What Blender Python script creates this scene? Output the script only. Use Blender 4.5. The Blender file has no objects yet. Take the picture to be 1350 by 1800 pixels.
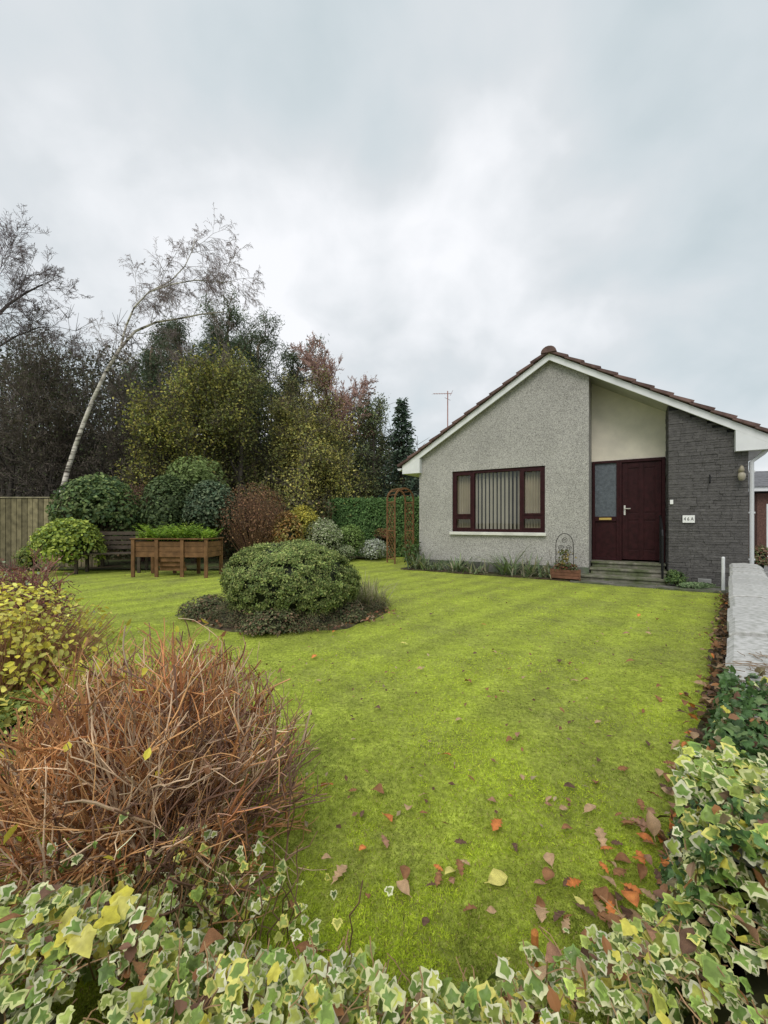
import bpy, math, random
import numpy as np
from mathutils import Vector, Matrix, noise as mnoise
rng=np.random.default_rng(11); random.seed(11)
PI=math.pi
C=bpy.context.scene.collection
F=720.0; H=1.15
def gp(px,py,z=0.0):
    Y=(H-z)*F/(py-918.0); return ((px-675)/F*Y, Y, z)
def at(px,py,Y): return np.array([(px-675)/F*Y, Y, H-(py-918)/F*Y])
FB=1.75
def lift(c):
    c=np.asarray(c,float); return c*FB/(1+(FB-1)*c*1.5)

# ---------------- materials
MATS={}
def mat(name,col=None,rough=.85,nscale=4,var=.25,bump=.3,bscale=60,bdist=.01,trans=0.,spec=.25,metal=0.,detail=5,stretch=(1,1,1),col2=None,cscale=3.,cthr=(.4,.6)):
    if name in MATS: return MATS[name]
    m=bpy.data.materials.new(name); m.use_nodes=True; nt=m.node_tree; N=nt.nodes; L=nt.links
    b=N['Principled BSDF']; out=N['Material Output']
    b.inputs['Roughness'].default_value=rough; b.inputs['Metallic'].default_value=metal
    b.inputs['Specular IOR Level'].default_value=spec
    tc=N.new('ShaderNodeTexCoord'); mp=N.new('ShaderNodeMapping'); mp.inputs['Scale'].default_value=stretch
    L.new(tc.outputs['Object'],mp.inputs['Vector'])
    if col is None:
        a=N.new('ShaderNodeAttribute'); a.attribute_name='Col'; base=a.outputs['Color']
    else:
        r=N.new('ShaderNodeRGB'); r.outputs[0].default_value=(*col,1); base=r.outputs[0]
    if col2 is not None:
        n2=N.new('ShaderNodeTexNoise'); n2.inputs['Scale'].default_value=cscale; n2.inputs['Detail'].default_value=8; n2.inputs['Roughness'].default_value=.65
        L.new(mp.outputs[0],n2.inputs['Vector'])
        rp=N.new('ShaderNodeMapRange'); rp.inputs[1].default_value=cthr[0]; rp.inputs[2].default_value=cthr[1]
        L.new(n2.outputs['Fac'],rp.inputs[0])
        mx=N.new('ShaderNodeMix'); mx.data_type='RGBA'; L.new(rp.outputs[0],mx.inputs[0]); L.new(base,mx.inputs[6]); mx.inputs[7].default_value=(*col2,1)
        base=mx.outputs[2]
    if var>0:
        n=N.new('ShaderNodeTexNoise'); n.inputs['Scale'].default_value=nscale; n.inputs['Detail'].default_value=detail
        L.new(mp.outputs[0],n.inputs['Vector'])
        r=N.new('ShaderNodeMapRange'); r.inputs[1].default_value=.3; r.inputs[2].default_value=.7; r.inputs[3].default_value=1-var; r.inputs[4].default_value=1+var
        L.new(n.outputs['Fac'],r.inputs[0])
        v=N.new('ShaderNodeVectorMath'); v.operation='SCALE'; L.new(base,v.inputs[0]); L.new(r.outputs[0],v.inputs['Scale']); base=v.outputs[0]
    L.new(base,b.inputs['Base Color'])
    if bump>0:
        nb=N.new('ShaderNodeTexNoise'); nb.inputs['Scale'].default_value=bscale; nb.inputs['Detail'].default_value=6
        L.new(mp.outputs[0],nb.inputs['Vector'])
        bp=N.new('ShaderNodeBump'); bp.inputs['Strength'].default_value=bump; bp.inputs['Distance'].default_value=bdist
        L.new(nb.outputs['Fac'],bp.inputs['Height']); L.new(bp.outputs[0],b.inputs['Normal'])
    if trans>0:
        t=N.new('ShaderNodeBsdfTranslucent'); L.new(base,t.inputs['Color'])
        ms=N.new('ShaderNodeMixShader'); ms.inputs[0].default_value=trans
        L.new(b.outputs[0],ms.inputs[1]); L.new(t.outputs[0],ms.inputs[2]); L.new(ms.outputs[0],out.inputs['Surface'])
    MATS[name]=m; return m
M_leaf=mat('leaf',rough=.6,var=0,bump=0,trans=.25,spec=.3)
M_gloss=mat('glossy_leaf',rough=.42,var=.22,nscale=70,bump=0,trans=.18,spec=.35)
M_twig=mat('twig',rough=.7,var=.3,nscale=8,bump=0,spec=.3)
M_bark=mat('bark',rough=.9,var=.4,nscale=6,bump=.6,bscale=25,bdist=.03,stretch=(1,1,.3))
M_birch=mat('birch_bark',(.60,.56,.48),rough=.8,var=.25,bump=.3,bscale=20,stretch=(.6,.6,3),col2=(.08,.065,.05),cscale=3,cthr=(.50,.60))
M_wood=mat('weathered_wood',rough=.85,var=.35,nscale=7,bump=.5,bscale=30,stretch=(1,1,1))

# ---------------- geometry
class Geo:
    def __init__(s): s.V=[];s.L=[];s.T=[];s.C=[];s.n=0
    def add(s,V,L,T,c=(1,1,1)):
        V=np.asarray(V,float).reshape(-1,3); c=np.asarray(c,float)
        if c.ndim==1: c=np.tile(c,(len(V),1))
        s.V.append(V); s.L.append(np.asarray(L,np.int64)+s.n); s.T.append(np.asarray(T,np.int64)); s.C.append(c); s.n+=len(V); return s
    def box(s,x0,x1,y0,y1,z0,z1,c=(1,1,1),M=None):
        V=np.array([[x,y,z] for z in (z0,z1) for y in (y0,y1) for x in (x0,x1)],float)
        if M is not None: V=np.array([M@Vector(v) for v in V])
        return s.add(V,[0,2,3,1, 4,5,7,6, 0,1,5,4, 2,6,7,3, 0,4,6,2, 1,3,7,5],[4]*6,c)
    def prism(s,poly,y0,y1,c=(1,1,1)):
        n=len(poly); V=[(x,y0,z) for x,z in poly]+[(x,y1,z) for x,z in poly]
        L=list(range(n))+list(range(2*n-1,n-1,-1)); T=[n,n]
        for i in range(n):
            j=(i+1)%n; L+=[i,n+i,n+j,j]; T.append(4)
        return s.add(V,L,T,c)
    def tube(s,path,rad,n=8,c=(1,1,1)):
        path=[Vector(p) for p in path]; m=len(path)
        if not hasattr(rad,'__len__'): rad=[rad]*m
        V=[]
        up=None
        for i,p in enumerate(path):
            d=(path[min(i+1,m-1)]-path[max(i-1,0)]).normalized()
            if up is None: up=d.orthogonal().normalized()
            up=(up-d*up.dot(d)); up=up.normalized() if up.length>1e-6 else d.orthogonal().normalized()
            w=d.cross(up)
            for k in range(n):
                a=2*PI*k/n; V.append(p+(up*math.cos(a)+w*math.sin(a))*rad[i])
        L=[];T=[]
        for i in range(m-1):
            for k in range(n):
                k2=(k+1)%n; L+=[i*n+k,i*n+k2,(i+1)*n+k2,(i+1)*n+k]; T.append(4)
        L+=list(range(n-1,-1,-1)); T.append(n); L+=list(range((m-1)*n,m*n)); T.append(n)
        return s.add([tuple(v) for v in V],L,T,c)
    def segs(s,S,n=3,c=(1,1,1)):
        S=np.asarray(S,float); 
        if len(S)==0: return s
        p0=S[:,0:3];p1=S[:,3:6];r0=S[:,6];r1=S[:,7]
        d=p1-p0; d/=np.linalg.norm(d,axis=1)[:,None]+1e-9
        a=np.where(np.abs(d[:,2:3])<.9,np.array([[0,0,1.]]),np.array([[1.,0,0]]))
        u=np.cross(d,a); u/=np.linalg.norm(u,axis=1)[:,None]; w=np.cross(d,u)
        ang=np.arange(n)*2*PI/n
        ring=u[:,None,:]*np.cos(ang)[None,:,None]+w[:,None,:]*np.sin(ang)[None,:,None]
        V=np.concatenate([p0[:,None]+ring*r0[:,None,None],(p1+d*r1[:,None]*.3)[:,None]+ring*r1[:,None,None]],1)
        t=[]
        for k in range(n): t+=[k,(k+1)%n,n+(k+1)%n,n+k]
        t+=[n+k for k in range(n)]
        N=len(S); L=(np.array(t)[None]+np.arange(N)[:,None]*2*n).ravel()
        c=np.asarray(c,float)
        if c.ndim==2: c=np.repeat(c,2*n,axis=0)
        return s.add(V.reshape(-1,3),L,np.tile([4]*n+[n],N),c)
    def scat(s,P,S,T,c,Nrm=None,spin=None):
        tv,tf=T[0],T[1]; tm=T[2] if len(T)>2 else None
        P=np.asarray(P,float); N=len(P); S=np.broadcast_to(S,(N,))
        R=frames(N,Nrm,spin)
        V=np.einsum('nij,kj->nki',R,tv)*S[:,None,None]+P[:,None,:]
        k=len(tv); tl=np.concatenate([np.array(f) for f in tf]); tt=np.array([len(f) for f in tf])
        L=(tl[None]+np.arange(N)[:,None]*k).ravel(); TT=np.tile(tt,N)
        if isinstance(c,tuple) and len(c)==2 and np.ndim(c[0])==2:
            cc=c[0][:,None,:]*(1-tm)[None,:,None]+c[1][:,None,:]*tm[None,:,None]; cc=cc.reshape(-1,3)
        else:
            c=np.asarray(c,float)
            if c.ndim==1: c=np.tile(c,(N,1))
            cc=np.repeat(c,k,axis=0)
        return s.add(V.reshape(-1,3),L,TT,cc)
    def blob(s,c,r,col,amp=.2,fr=2.,seg=20):
        V=[];L=[];T=[]
        for i in range(seg//2+1):
            th=PI*i/(seg//2)
            for j in range(seg):
                ph=2*PI*j/seg; d=Vector((math.sin(th)*math.cos(ph),math.sin(th)*math.sin(ph),math.cos(th)))
                k=1+amp*mnoise.noise(d*fr+Vector(c))
                V.append((c[0]+d.x*r[0]*k,c[1]+d.y*r[1]*k,max(c[2]+d.z*r[2]*k,0.01)))
        for i in range(seg//2):
            for j in range(seg):
                j2=(j+1)%seg; L+=[i*seg+j,(i+1)*seg+j,(i+1)*seg+j2,i*seg+j2]; T.append(4)
        return s.add(V,L,T,col)
    def build(s,name,m,parent=None,smooth=False,bevel=0,loc=None):
        V=np.concatenate(s.V);L=np.concatenate(s.L);T=np.concatenate(s.T);Cc=np.concatenate(s.C)
        me=bpy.data.meshes.new(name); me.vertices.add(len(V)); me.vertices.foreach_set('co',V.astype(np.float32).ravel())
        me.loops.add(len(L)); me.loops.foreach_set('vertex_index',L.astype(np.int32))
        me.polygons.add(len(T)); st=np.concatenate([[0],np.cumsum(T)[:-1]]); me.polygons.foreach_set('loop_start',st.astype(np.int32)); me.polygons.foreach_set('loop_total',T.astype(np.int32))
        me.polygons.foreach_set('use_smooth',np.full(len(T),bool(smooth)))
        me.update(calc_edges=True)
        a=me.color_attributes.new('Col','FLOAT_COLOR','POINT'); a.data.foreach_set('color',np.hstack([np.clip(Cc,0,1),np.ones((len(Cc),1))]).astype(np.float32).ravel())
        me.materials.append(m); me.validate()
        o=bpy.data.objects.new(name,me); C.objects.link(o)
        if parent: o.parent=parent
        if loc: o.location=loc
        if bevel:
            b=o.modifiers.new('b','BEVEL'); b.width=bevel; b.segments=2; b.limit_method='ANGLE'
        return o
def frames(N,Nrm=None,spin=None):
    if Nrm is None: n=rng.normal(size=(N,3))
    else: n=np.asarray(Nrm,float)+0
    n/=np.linalg.norm(n,axis=1)[:,None]+1e-9
    if spin is None: a=rng.normal(size=(N,3))
    else: a=np.asarray(spin,float)
    y=a-n*(a*n).sum(1)[:,None]; y/=np.linalg.norm(y,axis=1)[:,None]+1e-9
    x=np.cross(y,n); return np.stack([x,y,n],axis=2)
def sphere(N):
    v=rng.normal(size=(N,3)); return v/np.linalg.norm(v,axis=1)[:,None]
def cvar(base,N,v=.25,h=.08):
    b=lift(base); return np.clip(b*(1+rng.normal(size=(N,1))*v)*(1+rng.normal(size=(N,3))*h),0.002,1)
def cpick(cols,N,w=None,v=.2):
    cols=lift(cols); i=rng.choice(len(cols),N,p=w); return np.clip(cols[i]*(1+rng.normal(size=(N,1))*v),.002,1)

def thing(name,label,cat,loc=(0,0,0),rz=0,group=None):
    o=bpy.data.objects.new(name,None); o.empty_display_size=.2; C.objects.link(o); o.location=loc; o.rotation_euler=(0,0,rz)
    o['label']=label;o['category']=cat
    if group:o['group']=group
    return o
def tag(o,label,cat,group=None):
    o['label']=label;o['category']=cat
    if group:o['group']=group
    return o
def struct(o,label=None,kind='structure',cat=None):
    o['kind']=kind
    if label:o['label']=label
    if cat:o['category']=cat
    return o

# leaf templates
T_DIA=(np.array([[0,0,0],[.3,.5,.1],[0,1,0],[-.3,.5,.1]],float),[[0,1,2],[0,2,3]])
T_OVAL=(np.array([[0,0,0],[.26,.28,.07],[.28,.62,.07],[0,1,-.05],[-.28,.62,.07],[-.26,.28,.07],[0,.5,0]],float),[[0,1,6],[1,2,6],[2,3,6],[3,4,6],[4,5,6],[5,0,6]])
T_NEED=(np.array([[-.06,0,0],[.06,0,0],[0,1,.05]],float),[[0,1,2]])
def ivyT(seed,inner=.66):
    r=np.random.default_rng(seed)
    o=np.array([(0,-.08),(.2,-.25),(.40,-.24),(.50,-.06),(.49,.08),(.62,.26),(.46,.38),(.33,.52),(.2,.74),(0,.95),(-.2,.74),(-.33,.52),(-.46,.38),(-.62,.26),(-.49,.08),(-.50,-.06),(-.40,-.24),(-.2,-.25)],float)
    o*=1+r.normal(size=o.shape)*.06
    c=np.array([0,.2]); n=len(o)
    k=inner*(1+r.normal(size=(n,1))*.20)
    ring1=c+(o-c)*np.clip(k,.2,.90); ring2=c+(o-c)*np.clip(k+.06,.26,.96)
    P=np.vstack([c[None],ring1,ring2,o]); z=.2*np.abs(P[:,0])-.5*P[:,0]**2-.28*(P[:,1]-.2)**2+r.normal(size=len(P))*.018+r.normal()*.3*P[:,0]*P[:,1]
    V=np.column_stack([P,z]); Fc=[]
    for i in range(n):
        j=(i+1)%n; Fc.append([0,1+i,1+j]); Fc.append([1+i,1+n+i,1+n+j,1+j]); Fc.append([1+n+i,1+2*n+i,1+2*n+j,1+n+j])
    m=np.zeros(len(V)); m[1+n:]=1
    return (V,Fc,m)
def oakL(seed,kind=0):
    r=np.random.default_rng(seed)
    if kind==0: pr=[(-.18,.012),(0,.02),(.12,.15),(.2,.09),(.34,.25),(.42,.14),(.58,.3),(.66,.17),(.8,.2),(.87,.1),(1,.0)]
    else: pr=[(-.2,.012),(0,.02),(.1,.16),(.25,.28),(.42,.34),(.6,.31),(.76,.22),(.9,.1),(1,.0)]
    V=[];Fc=[];cu=r.uniform(-.5,.5);tw=r.uniform(-.35,.35);be=r.uniform(.04,.16)
    for y,w in pr:
        z0=be*math.sin(max(y,0)*PI)*r.uniform(.8,1.2)
        for sgn in (-1,0,1):
            ww=w*sgn*r.uniform(.85,1.12); V.append((ww,y,z0+cu*ww*ww*2.5+tw*ww*y+abs(ww)*.2+r.normal()*.012))
    for i in range(len(pr)-1):
        a=i*3; Fc+= [[a,a+1,a+4,a+3],[a+1,a+2,a+5,a+4]]
    return (np.array(V),Fc)

# ================= WORLD / LIGHT
W=bpy.data.worlds.new("World"); bpy.context.scene.world=W; W.use_nodes=True
nt=W.node_tree;N=nt.nodes;L=nt.links; bg=N['Background']; bg.inputs['Strength'].default_value=.145
sky=N.new('ShaderNodeTexSky'); sky.sky_type='NISHITA'; sky.sun_disc=False; sky.sun_elevation=math.radians(48); sky.sun_rotation=math.radians(205); sky.dust_density=3
tc=N.new('ShaderNodeTexCoord'); sx=N.new('ShaderNodeSeparateXYZ'); L.new(tc.outputs['Generated'],sx.inputs[0])
def mth(op,a,b=None,clamp=False):
    n=N.new('ShaderNodeMath'); n.operation=op; n.use_clamp=clamp
    for i,v in enumerate((a,b)):
        if v is None: continue
        if isinstance(v,(int,float)): n.inputs[i].default_value=v
        else: L.new(v,n.inputs[i])
    return n.outputs[0]
zz=mth('ADD',mth('MAXIMUM',sx.outputs[2],0.0),.6)
cb=N.new('ShaderNodeCombineXYZ'); L.new(mth('DIVIDE',sx.outputs[0],zz),cb.inputs[0]); L.new(mth('DIVIDE',sx.outputs[1],zz),cb.inputs[1]); cb.inputs[2].default_value=8.3
def nz(scale,det,rough,dist=0):
    n=N.new('ShaderNodeTexNoise'); n.inputs['Scale'].default_value=scale;n.inputs['Detail'].default_value=det;n.inputs['Roughness'].default_value=rough;n.inputs['Distortion'].default_value=dist
    L.new(cb.outputs[0],n.inputs['Vector']); return n.outputs['Fac']
n1=nz(2.2,4,.5,.1); n2=nz(6.5,6,.5,.2)
fac=mth('ADD',mth('MULTIPLY',n1,.66),mth('MULTIPLY',n2,.34))
def glow(vec,lo,amt):
    dv=N.new('ShaderNodeVectorMath'); dv.operation='DOT_PRODUCT'; L.new(tc.outputs['Generated'],dv.inputs[0]); dv.inputs[1].default_value=Vector(vec).normalized()
    br=N.new('ShaderNodeMapRange'); br.interpolation_type='SMOOTHSTEP'; L.new(dv.outputs['Value'],br.inputs[0]); br.inputs[1].default_value=lo;br.inputs[2].default_value=1.0;br.inputs[3].default_value=0;br.inputs[4].default_value=amt
    return br.outputs[0]
fac=mth('ADD',fac,glow((.33,1,.62),.955,.17)); fac=mth('ADD',fac,glow((.0,1,.36),.85,.04)); fac=mth('ADD',fac,glow((-.75,1,.50),.93,.06)); fac=mth('ADD',fac,glow((-.2,1,.62),.975,.05))
cr=N.new('ShaderNodeValToRGB'); L.new(fac,cr.inputs[0]); e=cr.color_ramp.elements
e[0].position=.35;e[0].color=(.525,.60,.63,1); e[1].position=.72;e[1].color=(.90,.91,.935,1)
a=e.new(.46);a.color=(.605,.665,.695,1); a=e.new(.56);a.color=(.68,.715,.74,1)
sc=N.new('ShaderNodeVectorMath');sc.operation='SCALE';sc.inputs['Scale'].default_value=7.75;L.new(cr.outputs[0],sc.inputs[0])
mx=N.new('ShaderNodeMix');mx.data_type='RGBA';mx.inputs[0].default_value=.94;L.new(sky.outputs[0],mx.inputs[6]);L.new(sc.outputs[0],mx.inputs[7]);L.new(mx.outputs[2],bg.inputs['Color'])
sd=bpy.data.lights.new('Sun','SUN'); sd.energy=1.5; sd.angle=math.radians(30); sd.color=(1,.95,.88)
so=bpy.data.objects.new('Sun',sd); C.objects.link(so)
el=math.radians(48);az=math.radians(205); dirv=Vector((math.sin(az)*math.cos(el),math.cos(az)*math.cos(el),math.sin(el)))
so.rotation_euler=dirv.to_track_quat('Z','Y').to_euler(); so.location=(0,-5,10)
cd=bpy.data.cameras.new('Camera'); cd.sensor_fit='VERTICAL'; cd.sensor_height=36; cd.sensor_width=27; cd.lens=F/1800*36; cd.shift_y=.01; cd.clip_start=.05; cd.clip_end=3000
co=bpy.data.objects.new('Camera',cd); C.objects.link(co); co.location=(0,0,H); co.rotation_euler=(PI/2,0,0); bpy.context.scene.camera=co
bpy.context.scene.view_settings.view_transform='Standard'

# ================= GROUND
g=Geo(); g.add([(-700,-300,-.03),(700,-300,-.03),(700,1400,-.03),(-700,1400,-.03)],[0,1,2,3],[4])
struct(g.build('ground',mat('rough_ground',(.11,.14,.05),nscale=.3,var=.4,col2=(.09,.08,.05),cscale=.5)))
def side(X,Y): return (X-5.5)*.763-(Y-6.5)*.646
lawn_m=mat('mossy_lawn',(.425,.505,.068),rough=.95,nscale=45,var=.35,bump=.8,bscale=130,bdist=.02,detail=8,col2=(.30,.335,.075),cscale=1.3,cthr=(.42,.66))
nt2=lawn_m.node_tree
bs=nt2.nodes['Principled BSDF']; lk=bs.inputs['Base Color'].links[0]; src=lk.from_socket
tc2=nt2.nodes.new('ShaderNodeTexCoord'); mp2=nt2.nodes.new('ShaderNodeMapping'); mp2.inputs['Rotation'].default_value=(0,0,math.radians(40)); nt2.links.new(tc2.outputs['Object'],mp2.inputs[0])
wv=nt2.nodes.new('ShaderNodeTexWave'); wv.inputs['Scale'].default_value=.6; wv.inputs['Distortion'].default_value=2.6; wv.inputs['Detail'].default_value=3; nt2.links.new(mp2.outputs[0],wv.inputs[0])
mr=nt2.nodes.new('ShaderNodeMapRange'); mr.inputs[3].default_value=.88; mr.inputs[4].default_value=1.07; nt2.links.new(wv.outputs['Fac'],mr.inputs[0])
n5=nt2.nodes.new('ShaderNodeTexNoise'); n5.inputs['Scale'].default_value=9; n5.inputs['Detail'].default_value=10; n5.inputs['Roughness'].default_value=.8; nt2.links.new(tc2.outputs['Object'],n5.inputs[0])
mr5=nt2.nodes.new('ShaderNodeMapRange'); mr5.inputs[1].default_value=.3; mr5.inputs[2].default_value=.7; mr5.inputs[3].default_value=.55; mr5.inputs[4].default_value=1.4; nt2.links.new(n5.outputs['Fac'],mr5.inputs[0])
mm=nt2.nodes.new('ShaderNodeMath'); mm.operation='MULTIPLY'; nt2.links.new(mr.outputs[0],mm.inputs[0]); nt2.links.new(mr5.outputs[0],mm.inputs[1])
vs=nt2.nodes.new('ShaderNodeVectorMath'); vs.operation='SCALE'; nt2.links.new(src,vs.inputs[0]); nt2.links.new(mm.outputs[0],vs.inputs['Scale']); nt2.links.new(vs.outputs[0],bs.inputs['Base Color'])
def lawn_z(x,y): return .014*mnoise.noise(Vector((x*.8,y*.8,0)))+.008*mnoise.noise(Vector((x*4,y*4,3)))
xs=np.arange(-14,7.01,.1); ys=np.arange(.3,16.01,.1); nx=len(xs);ny=len(ys)
V=[(x,y,lawn_z(x,y)) for y in ys for x in xs]; Lp=[];Tp=[]
for j in range(ny-1):
    for i in range(nx-1):
        if side(xs[i]+.05,ys[j]+.05)<.15 and not (ys[j]<.9 and xs[i]>2): Lp+=[j*nx+i,j*nx+i+1,(j+1)*nx+i+1,(j+1)*nx+i]; Tp.append(4)
g=Geo();g.add(V,Lp,Tp); struct(g.build('lawn',lawn_m,smooth=True))
g=Geo(); g.add([(1.2,-.5,-.012),(9,-.5,-.012),(26,12,-.012),(26,30,-.012),(12,30,-.012),(5.9,6.4,-.012)],[0,1,2,3,4,5],[6])
struct(g.build('driveway',mat('driveway_stone',(.24,.235,.23),nscale=30,var=.35,bump=.6,bscale=120)))
def in_bed(x,y): return ((x+1.15)/1.22)**2+((y-5.15)/.93)**2<1
N_=370000
u=rng.random(N_); Yg=1/(1/.82-u*(1/.82-1/7.5)); Xg=(rng.random(N_)*1.98-1.02)*Yg
keep=(side(Xg,Yg)<0)&~in_bed(Xg,Yg)
Xg=Xg[keep];Yg=Yg[keep];n=len(Xg)
patch=np.array([mnoise.noise(Vector((x*1.4,y*1.4,9)))+.6*mnoise.noise(Vector((x*6,y*6,2)))+.5*mnoise.noise(Vector((x*25,y*25,4))) for x,y in zip(Xg,Yg)])
Zg=np.array([lawn_z(x,y) for x,y in zip(Xg,Yg)])-.002+np.clip(patch,0,1)*.010
band=np.array([mnoise.noise(Vector(((x*.766-y*.643)*2.2,0,3.3))) for x,y in zip(Xg,Yg)])
tt=np.clip(.62+patch*1.0+band*.3,0,1)[:,None]
col=(np.array([.26,.33,.05])*(1-tt)+np.array([.61,.73,.08])*tt)*(1+rng.normal(size=(n,1))*.26)
dead=rng.random(n)<.09; col[dead]=[.50,.42,.19]
nrm=rng.normal(size=(n,3))*[1,1,.6]; spin=np.column_stack([rng.normal(size=n)*1.1,rng.normal(size=n)*1.1,np.ones(n)])
g=Geo(); g.scat(np.column_stack([Xg,Yg,Zg]),rng.uniform(.005,.012,n)*(1+.16*Yg),(np.array([[-.15,0,0],[.15,0,0],[0,1,.05]]),[[0,1,2]]),np.clip(col,.01,1),nrm,spin)
o=g.build('grass',mat('grass_blade',rough=.75,var=0,bump=0,trans=.3,spec=.15)); struct(o,'short mossy green grass covering the lawn','stuff','grass')

# ================= HOUSE
TH=math.atan(.6004); cs,sn=math.cos(TH),math.sin(TH)
def tpx(px):
    r=(px-675)/F; Y=10.703/(1+.6004*r); return (r*Y-.876)/cs
HX,HY=.876,10.177
def hw(t,y,z=0): return (HX+t*cs+y*sn, HY-t*sn+y*cs, z)
house=thing('bungalow','pebble dashed bungalow with brown tiled gable roof and dark red front door','house',(HX,HY,0),-TH)
AP=3.05; SL=.605; UZ=4.60; TW=6.22; DEP=9.5
def zr(t): return UZ-SL*abs(t-AP)
m=mat('pebble_dash',(.39,.376,.352),rough=.95,nscale=1.1,var=.12,bump=0)
q=m.node_tree; b=q.nodes['Principled BSDF']; src=b.inputs['Base Color'].links[0].from_socket
tcx=q.nodes.new('ShaderNodeTexCoord'); vo=q.nodes.new('ShaderNodeTexVoronoi'); vo.inputs['Scale'].default_value=105; q.links.new(tcx.outputs['Object'],vo.inputs['Vector'])
sp=q.nodes.new('ShaderNodeSeparateColor'); q.links.new(vo.outputs['Color'],sp.inputs[0])
mr=q.nodes.new('ShaderNodeMapRange'); mr.inputs[3].default_value=.48; mr.inputs[4].default_value=1.5; q.links.new(sp.outputs[0],mr.inputs[0])
vs=q.nodes.new('ShaderNodeVectorMath'); vs.operation='SCALE'; q.links.new(src,vs.inputs[0]); q.links.new(mr.outputs[0],vs.inputs['Scale']); q.links.new(vs.outputs[0],b.inputs['Base Color'])
bp=q.nodes.new('ShaderNodeBump'); bp.inputs['Strength'].default_value=.4; bp.inputs['Distance'].default_value=.006; bp.invert=True; q.links.new(vo.outputs['Distance'],bp.inputs['Height']); q.links.new(bp.outputs[0],b.inputs['Normal'])
M_peb=m
WL,WR,WB,WT=tpx(795),tpx(958),.93,2.35
PE=tpx(1035); SE=tpx(1175); RD=.7
g=Geo()
fr_=[(0,0),(WL,0),(WR,0),(PE,0),(PE,zr(PE)),(AP,zr(AP)),(WR,zr(WR)),(WL,zr(WL)),(0,zr(0)),(WL,WB),(WR,WB),(WR,WT),(WL,WT)]
nf=len(fr_); V=[(x,0,z) for x,z in fr_]+[(x,.26,z) for x,z in fr_]
faces=[[0,1,9,12,7,8],[1,2,10,9],[12,11,6,7],[2,3,4,5,6,11,10]]
Lq=[];T=[]
for f in faces: Lq+=f;T.append(len(f)); Lq+=[nf+i for i in f[::-1]];T.append(len(f))
for a_,b_ in ((0,1),(1,2),(2,3),(3,4),(4,5),(5,6),(6,7),(7,8),(8,0),(10,9),(11,10),(12,11),(9,12)): Lq+=[a_,nf+a_,nf+b_,b_];T.append(4)
g.add(V,Lq,T)
g.box(PE-.24,PE,.261,RD+.3,0,zr(PE)-.1)
g.box(0,.24,.261,DEP,0,2.6); g.box(TW-.24,TW,.26,DEP,0,2.6); g.prism([(0,0),(TW,0),(TW,zr(TW)),(AP,zr(AP)),(0,zr(0))],DEP,DEP+.2)
g.build('wall',M_peb,house)
g=Geo(); g.prism([(-.0,0),(PE-.0,0),(PE,.24),(0,.24)],-.012,-.001)
g.build('plinth',mat('dark_plinth',(.16,.155,.14),nscale=5,var=.4,bump=.5,col2=(.08,.11,.06)),house)
g=Geo(); DT=2.45
g.prism([(PE,DT),(SE+.02,DT),(SE+.02,zr(SE+.02)),(PE,zr(PE))],RD,RD+.2)
g.build('porch_wall',mat('cream_render',(.78,.72,.61),nscale=2,var=.08,bump=.25,bscale=90,col2=(.68,.63,.54),cscale=1.5),house)
g=Geo(); r=random.Random(3)
g.prism([(SE+.01,0),(TW-.005,0),(TW-.005,zr(TW)-.01),(SE+.01,zr(SE)-.01)],.03,.25,(.05,.05,.05))
g.box(SE+.012,SE+.25,.25,RD+.22,0,zr(SE)-.2,(.05,.05,.052))
z=0
while z<zr(SE)-.02:
    h=r.choice([.04,.05,.05,.06]); t=SE
    while t<TW:
        w=r.uniform(.10,.38); t1=min(t+w,TW)
        if TW-t1<.08: t1=TW
        if z+h<zr(t1)+.05:
            k=r.uniform(.102,.126); g.box(t+.002,t1-.002,r.uniform(-.012,.004),.05,z+.001,z+h-.0025,(k*1.02,k*.97,k*.94))
        t=t1
    yy=.03
    while yy<RD:
        y1=min(yy+r.uniform(.15,.4),RD); k=r.uniform(.09,.12)
        g.box(SE+r.uniform(-.006,.004),SE+.03,yy+.003,y1-.003,z+.003,z+h-.004,(k,k*.97,k*.94)); yy=y1
    z+=h
g.build('stone_wall',mat('dark_split_stone',rough=.85,nscale=14,var=.2,bump=.9,bscale=35,bdist=.02,spec=.15),house)
tile=mat('roof_tile',rough=.85,nscale=7,var=.35,bump=.5,bscale=40)
g=Geo(); a=math.atan(SL); run=3.50
ncr=12; cl=run/math.cos(a)/ncr
for sgn in (-1,1):
    for k in range(ncr):
        s0=k*cl; s1=(k+1)*cl+.04
        j=0; y=-.2
        while y<DEP+.35:
            y1=min(y+.33,DEP+.35); kk=r.uniform(.75,1.2)
            cc=(.15*kk,.095*kk,.085*kk)
            def P(s,up): return (AP+sgn*(s*math.cos(a)+up*math.sin(a)), UZ+.05-s*math.sin(a)+up*math.cos(a))
            if j>=6: y1=DEP+.35
            pts=[P(s0,.012),P(s1,.03),P(s1,.09),P(s0,.05)]
            g.prism(pts,y+.003,y1-.003,cc)
            y=y1; j+=1
roof=g.build('roof',tile,house)
g=Geo(); y=-.22
while y<DEP+.3:
    kk=r.uniform(.8,1.1); p=[]
    for i in range(9):
        an=PI*i/8; p.append((AP+.15*math.cos(an),UZ+.03+.13*math.sin(an)+(.02 if y<-.1 else 0)))
    g.prism(p[::-1],y,min(y+.44,DEP+.35),(.15*kk,.095*kk,.085*kk)); y+=.45
g.build('ridge_tile',tile,roof)
g=Geo()
for sgn in (-1,1):
    p=[(AP,UZ-.02),(AP+sgn*3.47,UZ-.02-SL*3.47),(AP+sgn*3.47,UZ+.05-SL*3.47),(AP,UZ+.05)]
    g.prism(p if sgn>0 else p[::-1],-.09,DEP+.3)
g.build('soffit',mat('soffit_board',(.45,.44,.41),nscale=3,var=.15,bump=0),roof)
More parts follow.
